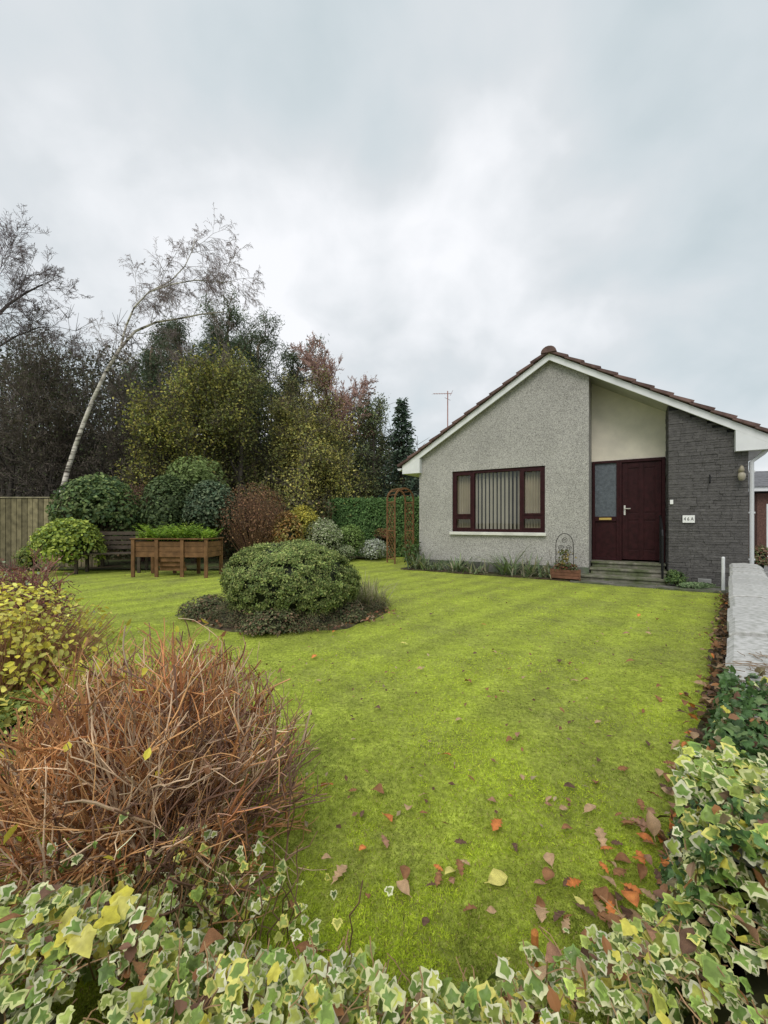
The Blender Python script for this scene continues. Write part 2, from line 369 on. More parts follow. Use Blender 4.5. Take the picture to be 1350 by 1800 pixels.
white=mat('white_paint',(.78,.79,.80),rough=.5,nscale=3,var=.08,bump=.05)
g=Geo()
BW=.13
for sgn in (-1,1):
    e0=AP+sgn*3.46
    p=[(AP,UZ+.05-BW),(e0,UZ+.05-SL*3.46-BW),(e0,UZ+.055-SL*3.46),(AP,UZ+.055)]
    g.prism(p if sgn>0 else p[::-1],-.13,-.092)
    zb=2.36; i0=AP+sgn*2.98
    p=[(i0,zb),(e0,zb),(e0,UZ+.05-SL*3.46-BW+.002),(i0,UZ+.05-SL*2.98-BW+.002)]
    g.prism(p if sgn>0 else p[::-1],-.128,-.004)
g.build('bargeboard',white,roof)
g=Geo()
for sgn in (-1,1):
    e0=AP+sgn*3.462
    g.box(min(e0,e0-sgn*.02),max(e0,e0-sgn*.02),-.004,DEP+.2,2.36,2.52)
    g.box(min(e0-sgn*.021,e0-sgn*.4),max(e0-sgn*.021,e0-sgn*.4),-.003,DEP+.2,2.365,2.38)
g.build('fascia',white,roof)
gp_=mat('grey_plastic',(.62,.63,.64),rough=.45,var=.05,bump=0)
for sgn in (-1,1):
    g=Geo(); e0=AP+sgn*3.53
    p=[(e0+.06*math.cos(x),2.50+.06*math.sin(x)) for x in [PI+PI*i/8 for i in range(9)]]
    g.prism(p,-.15,DEP+.2); g.build('gutter',gp_,roof)
g=Geo(); g.tube([(TW+.28,.06,2.42),(TW+.2,.06,2.32),(TW+.05,.06,2.18),(TW+.05,.06,.12),(TW+.05,-.02,.05)],.035,10)
for zc in (.5,1.3,2.0): g.box(TW+.008,TW+.095,.04,.08,zc,zc+.03)
g.build('downpipe',gp_,house,smooth=False)
maroon=mat('maroon_timber',(.034,.0085,.010),rough=.5,nscale=12,var=.3,bump=.1,bscale=30,spec=.18)
glass=bpy.data.materials.new('window_glass'); glass.use_nodes=True; q=glass.node_tree; q.nodes.clear()
ou=q.nodes.new('ShaderNodeOutputMaterial'); tr=q.nodes.new('ShaderNodeBsdfTransparent'); tr.inputs[0].default_value=(.85,.87,.85,1); gl=q.nodes.new('ShaderNodeBsdfGlossy'); gl.inputs['Roughness'].default_value=.02
ms=q.nodes.new('ShaderNodeMixShader'); ms.inputs[0].default_value=.06; q.links.new(tr.outputs[0],ms.inputs[1]);q.links.new(gl.outputs[0],ms.inputs[2]);q.links.new(ms.outputs[0],ou.inputs[0])
fw=.065
g=Geo()
def frm(g,x0,x1,z0,z1,w,y0,y1):
    g.box(x0,x0+w,y0,y1,z0,z1); g.box(x1-w,x1,y0,y1,z0,z1); g.box(x0+w,x1-w,y0,y1,z0,z0+w); g.box(x0+w,x1-w,y0,y1,z1-w,z1)
frm(g,WL+.001,WR-.001,WB+.001,WT-.001,fw,.03,.12)
s1=WL+.50; s2=WR-.50
g.box(s1-.03,s1+.03,.032,.118,WB+fw,WT-fw); g.box(s2-.03,s2+.03,.032,.118,WB+fw,WT-fw)
for x0,x1 in ((WL+fw,s1-.03),(s2+.03,WR-fw)):
    g.box(x0,x1,.034,.116,WB+.32,WB+.38); frm(g,x0,x1,WB+.38,WT-fw,.035,.02,.09); frm(g,x0,x1,WB+fw,WB+.32,.03,.02,.09)
win=g.build('window',maroon,house)
for x0,x1,z0,z1 in ((WL+fw,s1-.03,WB+.38,WT-fw),(WL+fw,s1-.03,WB+fw,WB+.32),(s1+.03,s2-.03,WB+fw,WT-fw),(s2+.03,WR-fw,WB+.38,WT-fw),(s2+.03,WR-fw,WB+fw,WB+.32)):
    g=Geo(); g.add([(x0,.095,z0),(x1,.095,z0),(x1,.095,z1),(x0,.095,z1)],[0,1,2,3],[4]); g.build('pane',glass,win)
g=Geo(); g.box(WL-.05,WR+.03,-.07,.028,WB-.07,WB-.004); g.build('sill',mat('sill_paint',(.72,.71,.66),var=.12,nscale=5),win,bevel=.006)
g=Geo(); x=s1+.035
while x<s2-.02:
    w=.04; an=r.uniform(.75,1.1); dx=math.cos(an)*w;dy=math.sin(an)*w*.6
    g.add([(x-dx,.17-dy,WB+.01),(x+dx,.17+dy,WB+.01),(x+dx,.17+dy,WT-.06),(x-dx,.17-dy,WT-.06)],[0,1,2,3],[4],(.56,.50,.42)); x+=.088
g.box(s1-.02,s2+.02,.15,.2,WT-.06,WT-.01,(.3,.28,.25))
g.build('blind',mat('blind_fabric',rough=.8,var=.08,bump=0,trans=.15),win)
for a0,a1 in ((WL+.03,s1-.03),(s2+.03,WR-.03)):
    g=Geo(); V=[];n=60
    for i in range(n+1):
        t=a0+(a1-a0)*i/n; y=.175+.04*math.sin(i*.75)+.012*math.sin(i*2.3)
        V+=[(t,y,WB+.01),(t,y,WT-.01)]
    Lq=[];
    for i in range(n): Lq+=[2*i,2*i+2,2*i+3,2*i+1]
    g.add(V,Lq,[4]*n,(.48,.41,.30)); g.build('curtain',mat('curtain_cloth',rough=.9,var=.08,bump=0),win,smooth=True)
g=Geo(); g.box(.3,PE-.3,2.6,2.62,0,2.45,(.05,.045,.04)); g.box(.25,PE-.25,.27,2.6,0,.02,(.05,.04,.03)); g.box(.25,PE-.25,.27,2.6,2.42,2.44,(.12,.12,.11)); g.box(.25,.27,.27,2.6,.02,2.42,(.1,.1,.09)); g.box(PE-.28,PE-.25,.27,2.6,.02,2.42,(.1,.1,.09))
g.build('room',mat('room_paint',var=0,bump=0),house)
DZ=.35; d0,d1=PE+.015,SE-.005+.0; sl=d0+.50
g=Geo(); y0,y1=RD-.02,RD+.1
frm(g,d0,sl,DZ,DT,.05,y0,y1)
g.box(d0+.05,sl-.05,y0+.03,y1-.02,DZ+.05,DZ+.82); g.box(d0+.05,sl-.05,y0,y1,DZ+.82,DZ+.92)
g.box(sl,sl+.05,y0-.01,y1,DZ,DT); g.box(d1-.06,d1,y0-.01,y1,DZ,DT); g.box(sl+.05,d1-.06,y0-.01,y1,DT-.06,DT)
frame=g.build('door_frame',maroon,house,bevel=.004)
g=Geo(); g.box(d0+.05,sl-.05,y0+.04,y0+.05,DZ+.92,DT-.05); g.build('obscure_pane',mat('obscure_glass',(.11,.13,.15),rough=.3,nscale=20,var=.25,bump=.8,bscale=90,spec=.4),frame)
gold=mat('brass',(.7,.5,.15),rough=.35,metal=.7,var=.1,bump=0)
g=Geo(); g.box(d0+.13,sl-.14,y0-.012,y0,DZ+.85,DZ+.895); g.build('letterbox',gold,frame)
g=Geo(); a0,a1=sl+.055,d1-.065; yd=y0+.02
g.box(a0,a1,yd+.012,yd+.05,DZ+.03,DT-.065)
st=.1; xm=(a0+a1)/2
for x0,x1 in ((a0,a0+st),(a1-st,a1),(xm-.04,xm+.04)): g.box(x0,x1,yd,yd+.012,DZ+.03,DT-.065)
for z0,z1 in ((DZ+.03,DZ+.22),(DZ+.85,DZ+.98),(DT-.18,DT-.066)):
    g.box(a0+st,xm-.04,yd+.001,yd+.012,z0,z1); g.box(xm+.04,a1-st,yd+.001,yd+.012,z0,z1)
for x0,x1 in ((a0+st+.02,xm-.06),(xm+.06,a1-st-.02)):
    for z0,z1 in ((DZ+.25,DZ+.82),(DZ+1.01,DT-.21)): g.box(x0,x1,yd+.004,yd+.012,z0,z1)
door=g.build('door',maroon,house,bevel=.003)
g=Geo(); g.box(a0+.03,a0+.06,yd-.01,yd,DZ+.95,DZ+1.15); g.tube([(a0+.045,yd-.01,DZ+1.08),(a0+.045,yd-.05,DZ+1.08),(a0+.15,yd-.05,DZ+1.08)],.011,8); g.build('handle',mat('pale_metal',(.75,.72,.66),rough=.35,metal=.5,var=0,bump=0),door)
slab=mat('step_slab',(.24,.225,.185),nscale=9,var=.35,bump=.6,bscale=40,col2=(.12,.14,.07),cscale=4)
for x0,x1,yy,z0,z1 in ((PE-.22,SE-.04,-.24,0,.115),(PE+.008,SE-.012,.06,.115,.235),(PE+.01,SE-.014,.34,.235,.345)):
    g=Geo(); g.box(x0+.02,x1-.02,yy+.03,RD+.05,z0,z1-.045,(1,1,1)); g.box(x0,x1,yy,RD+.05,z1-.042,z1,(1,1,1)); g.build('step',slab,house,bevel=.008)
black=mat('black_iron',(.015,.015,.016),rough=.45,var=0,bump=0)
g=Geo(); hx=SE-.10
g.tube([(hx,-.15,0),(hx,-.15,.9),(hx,-.1,1.0),(hx,.3,1.22),(hx,.5,1.27)],.019,8); g.tube([(hx,.45,.34),(hx,.45,1.24)],.016,8); g.tube([(hx,.1,.23),(hx,.1,1.1)],.01,8)
g.build('handrail',black,house)
t0,t1=tpx(1199.5),tpx(1221); g=Geo(); g.box(t0,t1,-.035,-.02,1.14,1.275); plate=g.build('number_plate',mat('plate_white',(.85,.85,.83),rough=.4,var=.04,bump=0),house,bevel=.003)
fc=bpy.data.curves.new('txt','FONT'); fc.body='4 6 A'; fc.size=.105; fc.extrude=.001; fc.align_x='CENTER'; fc.align_y='CENTER'
fo=bpy.data.objects.new('txt',fc); C.objects.link(fo); bpy.context.view_layer.update()
me=bpy.data.meshes.new_from_object(fo.evaluated_get(bpy.context.evaluated_depsgraph_get())); C.objects.unlink(fo); bpy.data.objects.remove(fo)
lt=bpy.data.objects.new('lettering',me); C.objects.link(lt); me.materials.clear(); me.materials.append(black); lt.parent=plate; lt.location=((t0+t1)/2,-.037,1.207); lt.rotation_euler=(PI/2,0,0); lt.scale=(.62,.84,1)
tl=tpx(1301); g=Geo(); g.box(tl-.03,tl+.03,-.05,-.01,1.98,2.06); g.tube([(tl,-.04,2.02),(tl,-.12,2.0)],.014,8)
lamp=g.build('wall_lamp',mat('lamp_metal',(.28,.24,.17),rough=.5,metal=.3,var=.1,bump=0),house)
g=Geo(); g.tube([(tl,-.12,2.0),(tl,-.12,1.97),(tl,-.12,1.93),(tl,-.12,1.87),(tl,-.12,1.85)],[.022,.05,.054,.042,.015],12,(.38,.34,.26)); g.build('lamp_shade',mat('lamp_glass',rough=.3,var=.05,bump=0),lamp,smooth=True)
g=Geo(); g.tube([(tl,-.12,2.11),(tl,-.12,2.09),(tl,-.12,2.04),(tl,-.12,2.0)],[.008,.026,.038,.034],10,(.32,.28,.2)); g.build('lamp_cap',MATS['lamp_glass'],lamp,smooth=True)
tb=tpx(1247); g=Geo(); g.tube([(tb,-.03,1.98),(tb,-.06,1.96),(tb,-.06,1.86),(tb,-.03,1.84)],.012,6); g.build('bracket',black,house)
g=Geo(); g.box(SE+.02,SE+.07,-.045,-.02,1.48,1.56); g.build('doorbell',MATS['plate_white'],house,bevel=.004)
tv=tpx(1235); g=Geo(); g.box(tv-.07,tv+.12,-.03,-.02,.07,.15,(1,1,1))
for k in range(4): g.box(tv-.06,tv+.11,-.036,-.03,.08+k*.017,.087+k*.017)
g.build('vent_grille',mat('vent_grey',(.32,.32,.31),var=.1,bump=0),house)
g=Geo(); ax,ay=-.04,1.95
g.tube([(ax,ay,2.0),(ax,ay,4.95)],.017,8,(.45,.25,.22)); g.tube([(ax-.5,ay+.1,4.98),(ax+.12,ay,4.86)],.009,6,(.5,.33,.3))
for k in range(8):
    f=k/7; x=ax-.5+.6*f; zz_=4.98-.12*f; g.tube([(x,ay+.1-.1*f-.09,zz_-.04),(x,ay+.1-.1*f+.09,zz_+.04)],.004,5,(.5,.33,.3))
g.tube([(ax-.02,ay-.16,4.72),(ax+.02,ay+.16,4.72)],.006,5,(.4,.3,.3)); g.tube([(ax+.12,ay-.1,4.78),(ax+.12,ay+.1,4.98)],.007,5,(.4,.3,.3))
g.build('television_aerial',mat('aerial_metal',rough=.5,metal=.3,var=.1,bump=0),house)

def hpoly(name,pts,z,m,kind='structure'):
    g=Geo(); V=[hw(t,y,z) for t,y in pts]; n=len(V); V+= [(x,y,-.04) for x,y,_ in V]
    Lq=list(range(n));T=[n]
    for i in range(n): j=(i+1)%n; Lq+=[i,n+i,n+j,j];T.append(4)
    g.add(V,Lq,T); o=g.build(name,m); return struct(o)
hpoly('path',[(3.5,-.62),(7.2,-.80),(7.2,-.0),(3.5,-.0)],.022,mat('path_slab',(.19,.18,.16),nscale=10,var=.4,bump=.6,bscale=50,col2=(.09,.11,.05),cscale=3))
soil=mat('soil',(.085,.062,.042),rough=1,nscale=14,var=.5,bump=1,bscale=30,bdist=.03,col2=(.10,.11,.04),cscale=3,cthr=(.45,.6))
hpoly('soil',[(-.3,-.42),(1,-.5),(2.2,-.46),(3.48,-.5),(3.48,-.0),(-.3,-.0)],.026,soil)

def strap(loc,N_,h,cols,label,cat='plant',group=None,name='strap_leaf_plant',w=.018,spread=.5,bb=.05):
    t=thing(name,label,cat,loc,group=group); g=Geo()
    for i in range(N_):
        az=rng.uniform(0,2*PI); ln=h*rng.uniform(.5,1.25); le=rng.uniform(.15,1)*spread; d=Vector((math.cos(az),math.sin(az),0)); sdv=Vector((-d.y,d.x,0))
        b0=Vector((rng.normal()*bb,rng.normal()*bb*.6,0)); V=[];n=6; c=lift(cols[rng.integers(len(cols))])*rng.uniform(.7,1.3); dr=rng.uniform(.1,.9)
        for k in range(n+1):
            f=k/n; p=b0+d*(ln*le*f*1.2)+Vector((0,0,max(ln*(f-dr*le*f**2.6),.0))); ww=w*(1-f**2)*.5+.001
            V+=[tuple(p-sdv*ww),tuple(p+sdv*ww)]
        Lq=[]
        for k in range(n): Lq+=[2*k,2*k+1,2*k+3,2*k+2]
        g.add(V,Lq,[4]*n,c)
    g.build('foliage',M_leaf,t); return t
sg=[(.14,.20,.10),(.20,.25,.13),(.30,.27,.17),(.11,.16,.06)]
desc=['clump of grey green strap leaves at the left corner of the house','low drooping strap leaf clump just left of the big window','small spiky clump under the left curtain of the window','floppy blue green clump under the middle of the window','tall arching strap leaf clump under the right window post','pale spiky clump between window and wooden trough','dry yellowing strap leaves beside the wooden trough']
for i,t in enumerate((.10,.50,1.1,1.6,2.25,2.72,3.12)):
    strap(hw(t,-.26,.02),(66,40,54,36,70,58,34)[i],(.54,.32,.42,.32,.66,.48,.36)[i],sg,desc[i],w=.03,spread=1.2,bb=(.10,.14,.08,.15,.09,.13,.08)[i])
tt_=thing('leafy_plant','slim leafy climber at the far left corner of the bungalow','plant',hw(-.1,-.18,.02)); g=Geo()
S=[]
for k in range(14):
    p=np.array([rng.normal()*.05,rng.normal()*.05,0])
    for s_ in range(5):
        q_=p+np.array([rng.normal()*.03,rng.normal()*.03,.11]); S.append([*p,*q_,.005,.004]); p=q_
g.segs(S,4,(.06,.05,.03)); S=np.array(S); P=S[rng.integers(len(S),size=260),3:6]+rng.normal(size=(260,3))*.05; g.scat(P,.07,T_OVAL,cvar((.06,.10,.03),260)); g.build('foliage',M_leaf,tt_)
tp=hw(tpx(999),-.42,.03); tr_=thing('wooden_planter','low brown wooden trough planter beside the front steps','planter',tp,-TH)
g=Geo(); 
for k in range(3): g.box(-.26,.26,-.1,-.08,.02+k*.06,.075+k*.06,(.17,.08,.05)); g.box(-.26,.26,.08,.1,.02+k*.06,.075+k*.06,(.17,.08,.05)); g.box(-.26,-.24,-.08,.08,.02+k*.06,.075+k*.06,(.14,.07,.04)); g.box(.24,.26,-.08,.08,.02+k*.06,.075+k*.06,(.14,.07,.04))
for x in (-.27,.25): g.box(x,x+.03,-.112,-.102,0,.21,(.15,.075,.045))
g.box(-.24,.24,-.078,.078,.02,.16,(.03,.02,.015)); g.build('trough',M_wood,tr_,bevel=.003)
g=Geo(); P=np.column_stack([rng.uniform(-.2,.2,260),rng.uniform(-.08,.08,260),rng.uniform(.17,.3,260)]); g.scat(P,.05,T_OVAL,cpick([(.07,.12,.03),(.2,.2,.12),(.15,.05,.03)],260)); g.build('foliage',M_leaf,tr_)
ob=thing('metal_obelisk','arched rusty metal plant frame rising from the wooden trough','plant support',(tp[0]-.02,tp[1]+.0,.14),-TH)
g=Geo(); fcx=(.06,.055,.05)
for x in (-.16,.16): g.tube([(x,0,0),(x,0,.55)],.008,6,fcx)
g.tube([(.16*math.cos(a_),0,.55+.24*math.sin(a_)) for a_ in np.linspace(0,PI,13)],.008,6,fcx)
for k in range(3):
    cx=(-.07,.07,0)[k]; cz=(.50,.50,.65)[k]; g.tube([(cx+.055*(1-i/26)*math.cos(i*.5),0,cz+.06*(1-i/26)*math.sin(i*.5)) for i in range(22)],.006,5,fcx)
for z_ in (.12,.38): g.tube([(-.15,0,z_),(.15,0,z_)],.006,5,fcx)
g.build('frame',mat('rusty_iron',rough=.6,var=.3,bump=0),ob)
cv=thing('climbing_plant','thin green climber growing up the arched metal frame','plant',(tp[0],tp[1],.16),-TH); g=Geo()
P=np.column_stack([rng.normal(size=220)*.06-.02,rng.normal(size=220)*.03,rng.uniform(0,.46,220)]); g.scat(P,.05,T_OVAL,cpick([(.09,.13,.03),(.22,.16,.05)],220)); S=[]
for k in range(8):
    p=np.array([rng.normal()*.05,0,0.])
    for s_ in range(4): q_=p+[rng.normal()*.03,rng.normal()*.02,.11]; S.append([*p,*q_,.004,.003]); p=q_
g.segs(S,3,(.1,.07,.04)); g.build('foliage',M_leaf,cv)
wp=hw(tpx(1263),-.42,0); g=Geo(); g.tube([(0,0,0),(0,0,.56),(0,0,.575)],[.024,.024,.015],12); o=g.build('white_post',white,loc=(wp[0],wp[1],.0)); tag(o,'short white plastic post in front of the stone corner','post')

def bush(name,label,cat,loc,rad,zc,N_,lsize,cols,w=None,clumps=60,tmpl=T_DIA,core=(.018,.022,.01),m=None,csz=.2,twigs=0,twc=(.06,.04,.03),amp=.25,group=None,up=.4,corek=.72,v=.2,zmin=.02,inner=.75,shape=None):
    t=thing(name,label,cat,loc,group=group); g=Geo(); rad=np.array(rad,float)
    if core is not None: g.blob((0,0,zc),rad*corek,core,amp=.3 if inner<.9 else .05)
    d=sphere(clumps); d[:,2]=np.where(d[:,2]<-.55,-d[:,2],d[:,2]); lump=np.array([1+amp*mnoise.noise(Vector(x)*1.7+Vector(loc)) for x in d])
    cc=d*rad*lump[:,None]*rng.uniform(inner,1.0,(clumps,1))+[0,0,zc]
    i=rng.integers(clumps,size=N_); off=rng.normal(size=(N_,3))*csz*rad.mean()*[1,1,.7]
    P=cc[i]+off; n=(P-[0,0,zc])/rad; ln=np.linalg.norm(n,axis=1)[:,None]; n=n/ln
    lim=1.25 if inner<.9 else 1.1
    P=np.where(ln>lim,[0,0,zc]+n*rad*lim*rng.uniform(.9,1,(N_,1)),P)
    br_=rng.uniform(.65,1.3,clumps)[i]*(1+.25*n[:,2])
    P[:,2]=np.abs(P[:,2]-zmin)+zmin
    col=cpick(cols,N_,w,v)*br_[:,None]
    nr=n+rng.normal(size=(N_,3))*.5+[0,0,up]; 
    g.scat(P,lsize*rng.uniform(.6,1.3,N_),tmpl,col,nr)
    g.build('foliage',m or M_leaf,t)
    if twigs:
        S=[]
        for k in range(twigs):
            dd=sphere(1)[0]; dd[2]=abs(dd[2])*.8+.15; p=np.array([rng.normal()*.06,rng.normal()*.06,0.]); tgt=np.array([0,0,zc])+dd*rad*rng.uniform(.9,1.3)
            for s_ in range(5):
                q_=p+(tgt-p)/(5-s_)+rng.normal(size=3)*.02*rad.mean(); S.append([*p,*q_,.010*(1-s_/6)*rad.mean()**.5,.010*(1-(s_+1)/6)*rad.mean()**.5]); p=q_
        g=Geo(); g.segs(S,4,lift(twc)); g.build('stem',M_twig,t)
    return t
# ================= ROUND BED
g=Geo(); V=[(0,0,.07)];n=56;Lq=[];T=[]
for ring,(k,z_) in enumerate(((.55,.06),(.85,.04),(.97,.018),(1.04,-.02))):
    for i in range(n):
        a_=2*PI*i/n; w_=1+.12*mnoise.noise(Vector((math.cos(a_)*2,math.sin(a_)*2,ring*.1))); V.append((1.14*k*w_*math.cos(a_),.88*k*w_*math.sin(a_),z_))
for i in range(n): Lq+=[0,1+i,1+(i+1)%n];T.append(3)
for r_ in range(3):
    for i in range(n): a0_=1+r_*n; j=(i+1)%n; Lq+=[a0_+i,a0_+n+i,a0_+n+j,a0_+j];T.append(4)
g.add(V,Lq,T); struct(g.build('soil',soil,loc=(-1.15,5.15,.0)))
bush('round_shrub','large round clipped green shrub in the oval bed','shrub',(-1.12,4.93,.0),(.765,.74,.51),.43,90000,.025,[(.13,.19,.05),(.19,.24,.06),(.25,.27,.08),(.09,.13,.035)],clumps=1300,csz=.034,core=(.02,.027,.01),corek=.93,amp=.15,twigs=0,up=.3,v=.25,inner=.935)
hc=[(.065,.085,.035),(.12,.13,.055),(.16,.10,.06),(.08,.075,.04)]
for i,(px,py,rr,hh,lb) in enumerate(((366,1088,.28,.15,'low reddish heather at the left end of the oval bed'),(414,1101,.26,.15,'dark brown heather front left under the round shrub'),(474,1113,.28,.17,'dark green heather directly in front of the round shrub'),(540,1108,.26,.15,'dark low heather at the front right of the round shrub'),(598,1093,.24,.13,'dull olive ground plant right of the round shrub'),(652,1078,.2,.10,'small reddish ground plant at the right tip of the oval bed'))):
    p=gp(px,py); bush('heather',lb,'plant',(p[0],p[1]+.14,.02),(rr*1.15,rr*1.1,hh),.05,6000,.030,hc,clumps=70,tmpl=T_NEED if i%2 else T_DIA,csz=.26,core=(.02,.02,.01),up=1,amp=.8)
gc_=[(.32,.29,.15),(.20,.24,.07),(.38,.31,.18),(.16,.16,.06)]
for px,py,lb in ((622,1074,'tawny grass tuft close against the round shrub'),(642,1056,'pale arching grass tuft at the back of the oval bed'),(660,1072,'straw coloured grass tuft at the right end of the oval bed')):
    p=gp(px,py); strap((p[0]-.05,p[1],.03),260,.34,gc_,lb,'grass tuft',name='grass_tuft',w=.010,spread=1.1,bb=.10)

# ================= FENCE
fx0,fx1,fy=-11.6,-7.15,10.25
fe=thing('timber_fence','weathered vertical board fence on the left behind the shrubs','fence',(fx0,fy,0))
g=Geo(); x=0; r=random.Random(5)
while x<fx1-fx0:
    w=.135; k=r.uniform(.65,1.25); h_=1.74+r.uniform(-.012,.012); g.box(x,x+w-.016,-.02-r.uniform(0,.008),0,.04,h_,(.23*k,.195*k,.12*k)); x+=w
g.build('board_panel',M_wood,fe)
for z_ in (.35,1.4): g=Geo(); g.box(0,fx1-fx0,.002,.05,z_,z_+.08,(.13,.11,.07)); g.build('rail',M_wood,fe)
for x in (.1,1.9,3.7,4.38): g=Geo(); g.box(x,x+.1,.052,.15,0,1.78,(.14,.12,.08)); g.build('post',M_wood,fe)
g=Geo(); g.box(0,fx1-fx0,-.045,.051,1.755,1.785,(.26,.23,.16)); g.build('capping_rail',M_wood,fe)

# ================= RAISED PLANTER, BENCH
rp=at(303,1010,8.6); rb=thing('raised_planter','tall brown wooden raised bed on legs filled with ferns','planter',(rp[0],rp[1]+.25,0),math.radians(-5))
wc=(.18,.095,.045); LW=.82
g=Geo()
for k in range(3):
    z0=.42+k*.11
    g.box(-LW,LW,-.30,-.275,z0,z0+.104,tuple(np.array(wc)*(1-.08*k))); g.box(-LW,LW,.275,.30,z0,z0+.104,wc)
    g.box(-LW,-LW+.025,-.275,.275,z0,z0+.104,wc); g.box(LW-.025,LW,-.275,.275,z0,z0+.104,wc)
for k in range(3): 
    z0=.42-.1*(k+1)
    g.box(-LW+.5,LW-.55,-.26+.05*k,-.235+.05*k,z0,z0+.094,wc)
g.build('side_panel',M_wood,rb,bevel=.004)
for x in (-LW-.02,-LW+.50,LW-.58,LW-.06):
    for y in (-.335,.303): g=Geo(); g.box(x,x+.075,y,y+.033,0,.79,tuple(np.array(wc)*.95)); g.build('leg',M_wood,rb,bevel=.004)
g=Geo(); g.box(-LW-.04,LW+.04,-.35,-.26,.792,.815,wc); g.box(-LW-.04,LW+.04,.26,.35,.792,.815,wc); g.box(-LW-.04,-LW+.06,-.26,.26,.792,.815,wc); g.box(LW-.06,LW+.04,-.26,.26,.792,.815,wc); g.build('rim',M_wood,rb,bevel=.004)
g=Geo(); g.box(-LW+.026,LW-.026,-.274,.274,.44,.74,(.03,.02,.015)); g.build('soil_fill',soil,rb)
ft=thing('fern_foliage','bright green feathery leaves growing in the raised bed','plant',(rp[0],rp[1]+.25,.76),math.radians(-5)); g=Geo()
for k in range(340):
    b0=np.array([rng.uniform(-.78,.78),rng.uniform(-.26,.26),0]); az=rng.uniform(0,2*PI); hk=1+.9*mnoise.noise(Vector((b0[0]*3,0,0))); ln=rng.uniform(.18,.50)*hk; d_=np.array([math.cos(az),math.sin(az),0]); sdv=np.array([-d_[1],d_[0],0])
    P=[];Sp=[]
    for q_ in range(12):
        f=q_/11; p=b0+d_*ln*f*.6+[0,0,ln*(f*1.0-.45*f*f)+.02]; 
        for sg_ in (-1,1): P.append(p); Sp.append(sdv*sg_+d_*.6+[0,0,.1])
    n_=len(P); g.scat(P,np.tile(np.repeat(np.linspace(.08,.03,12),2),1),T_DIA,cpick([(.20,.36,.03),(.30,.46,.05),(.14,.24,.035)],1)[0],np.tile([0,0,1.],(n_,1))+rng.normal(size=(n_,3))*.25,np.array(Sp))
g.build('foliage',M_leaf,ft)
bp_=at(197,1000,9.4); bc=thing('garden_bench','dark weathered wooden garden bench left of the raised bed','bench',(bp_[0],bp_[1],0),math.radians(12)); dk=(.09,.07,.055)
g=Geo()
for k in range(5): g.box(-.65,.65,-.24+k*.1,-.16+k*.1,.43,.452,dk)
g.build('seat',M_wood,bc)
g=Geo()
for k in range(4): g.box(-.65,.65,.262+.02*k,.284+.02*k,.52+k*.11,.6+k*.11,dk)
g.build('backrest',M_wood,bc)
for x in (-.66,.6):
    for y,h_ in ((-.24,.62),(.25,.95)): g=Geo(); g.box(x,x+.06,y,y+.06,0,h_,dk); g.build('leg',M_wood,bc)
    g=Geo(); g.box(x-.005,x+.065,-.26,.25,.621,.65,dk); g.build('armrest',M_wood,bc)

g=Geo(); pts=[(-12,9.6),(-6,9.75),(-3.3,9.75),(-2.9,11.8),(-1.2,12.6),(.1,13.0),(.5,13.8),(.5,26),(-30,26),(-30,9.7)]
g.add([(x,y,.03) for x,y in pts],list(range(len(pts))),[len(pts)]); struct(g.build('woodland_floor',mat('leaf_mould',(.08,.06,.035),rough=1,nscale=8,var=.5,bump=1,bscale=20,bdist=.04,col2=(.09,.12,.04),cscale=1.2)))

# ================= MID SHRUBS
def pb(px0,px1,pyt,pyb,Y,name,label,N_,ls,cols,zbase=0,**k):
    X0=(px0-675)/F*Y;X1=(px1-675)/F*Y;zt=H-(pyt-918)/F*Y;zb=max(H-(pyb-918)/F*Y,zbase)
    hx=(X1-X0)/2; hz=(zt-zb)/2
    return bush(name,label,k.pop('cat','shrub'),((X0+X1)/2,Y,0),(hx*.88,hx*k.pop('dk',.8),hz*.92),(zt+zb)/2,N_,ls,cols,**k)
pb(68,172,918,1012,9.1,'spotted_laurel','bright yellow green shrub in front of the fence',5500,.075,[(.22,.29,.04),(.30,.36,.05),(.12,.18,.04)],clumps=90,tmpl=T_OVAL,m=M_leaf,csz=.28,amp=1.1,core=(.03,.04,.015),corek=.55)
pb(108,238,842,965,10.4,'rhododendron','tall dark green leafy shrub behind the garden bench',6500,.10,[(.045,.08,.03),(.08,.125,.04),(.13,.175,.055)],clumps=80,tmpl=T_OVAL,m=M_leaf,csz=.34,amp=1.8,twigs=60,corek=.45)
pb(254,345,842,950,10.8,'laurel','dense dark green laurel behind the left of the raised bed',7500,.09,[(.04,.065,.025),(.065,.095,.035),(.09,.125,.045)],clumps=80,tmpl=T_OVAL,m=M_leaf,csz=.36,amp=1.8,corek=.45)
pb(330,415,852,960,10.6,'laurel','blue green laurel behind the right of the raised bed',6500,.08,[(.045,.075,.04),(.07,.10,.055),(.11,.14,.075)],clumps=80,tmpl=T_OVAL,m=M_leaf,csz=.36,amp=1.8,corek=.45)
pb(300,392,806,880,11.3,'leafy_shrub','lighter green leafy top rising above the laurels',2000,.09,[(.11,.16,.045),(.15,.21,.06)],zbase=1.2,clumps=40,tmpl=T_OVAL,csz=.5,twigs=30,core=None,amp=1.6)
rust=[(.17,.08,.04),(.13,.06,.035),(.22,.12,.055),(.08,.05,.03)]
pb(205,300,850,950,11.8,'bare_red_shrub','thin purplish brown shrub between the two dark green bushes',3500,.06,[(.12,.06,.045),(.09,.045,.035)],clumps=60,core=None,twigs=160,twc=(.09,.045,.035))
pb(385,505,858,990,10.8,'rust_brown_shrub','big rust brown twiggy shrub right of the raised bed',5500,.05,rust,clumps=90,core=(.03,.018,.012),corek=.4,twigs=520,twc=(.15,.08,.05),csz=.40,amp=1.5)
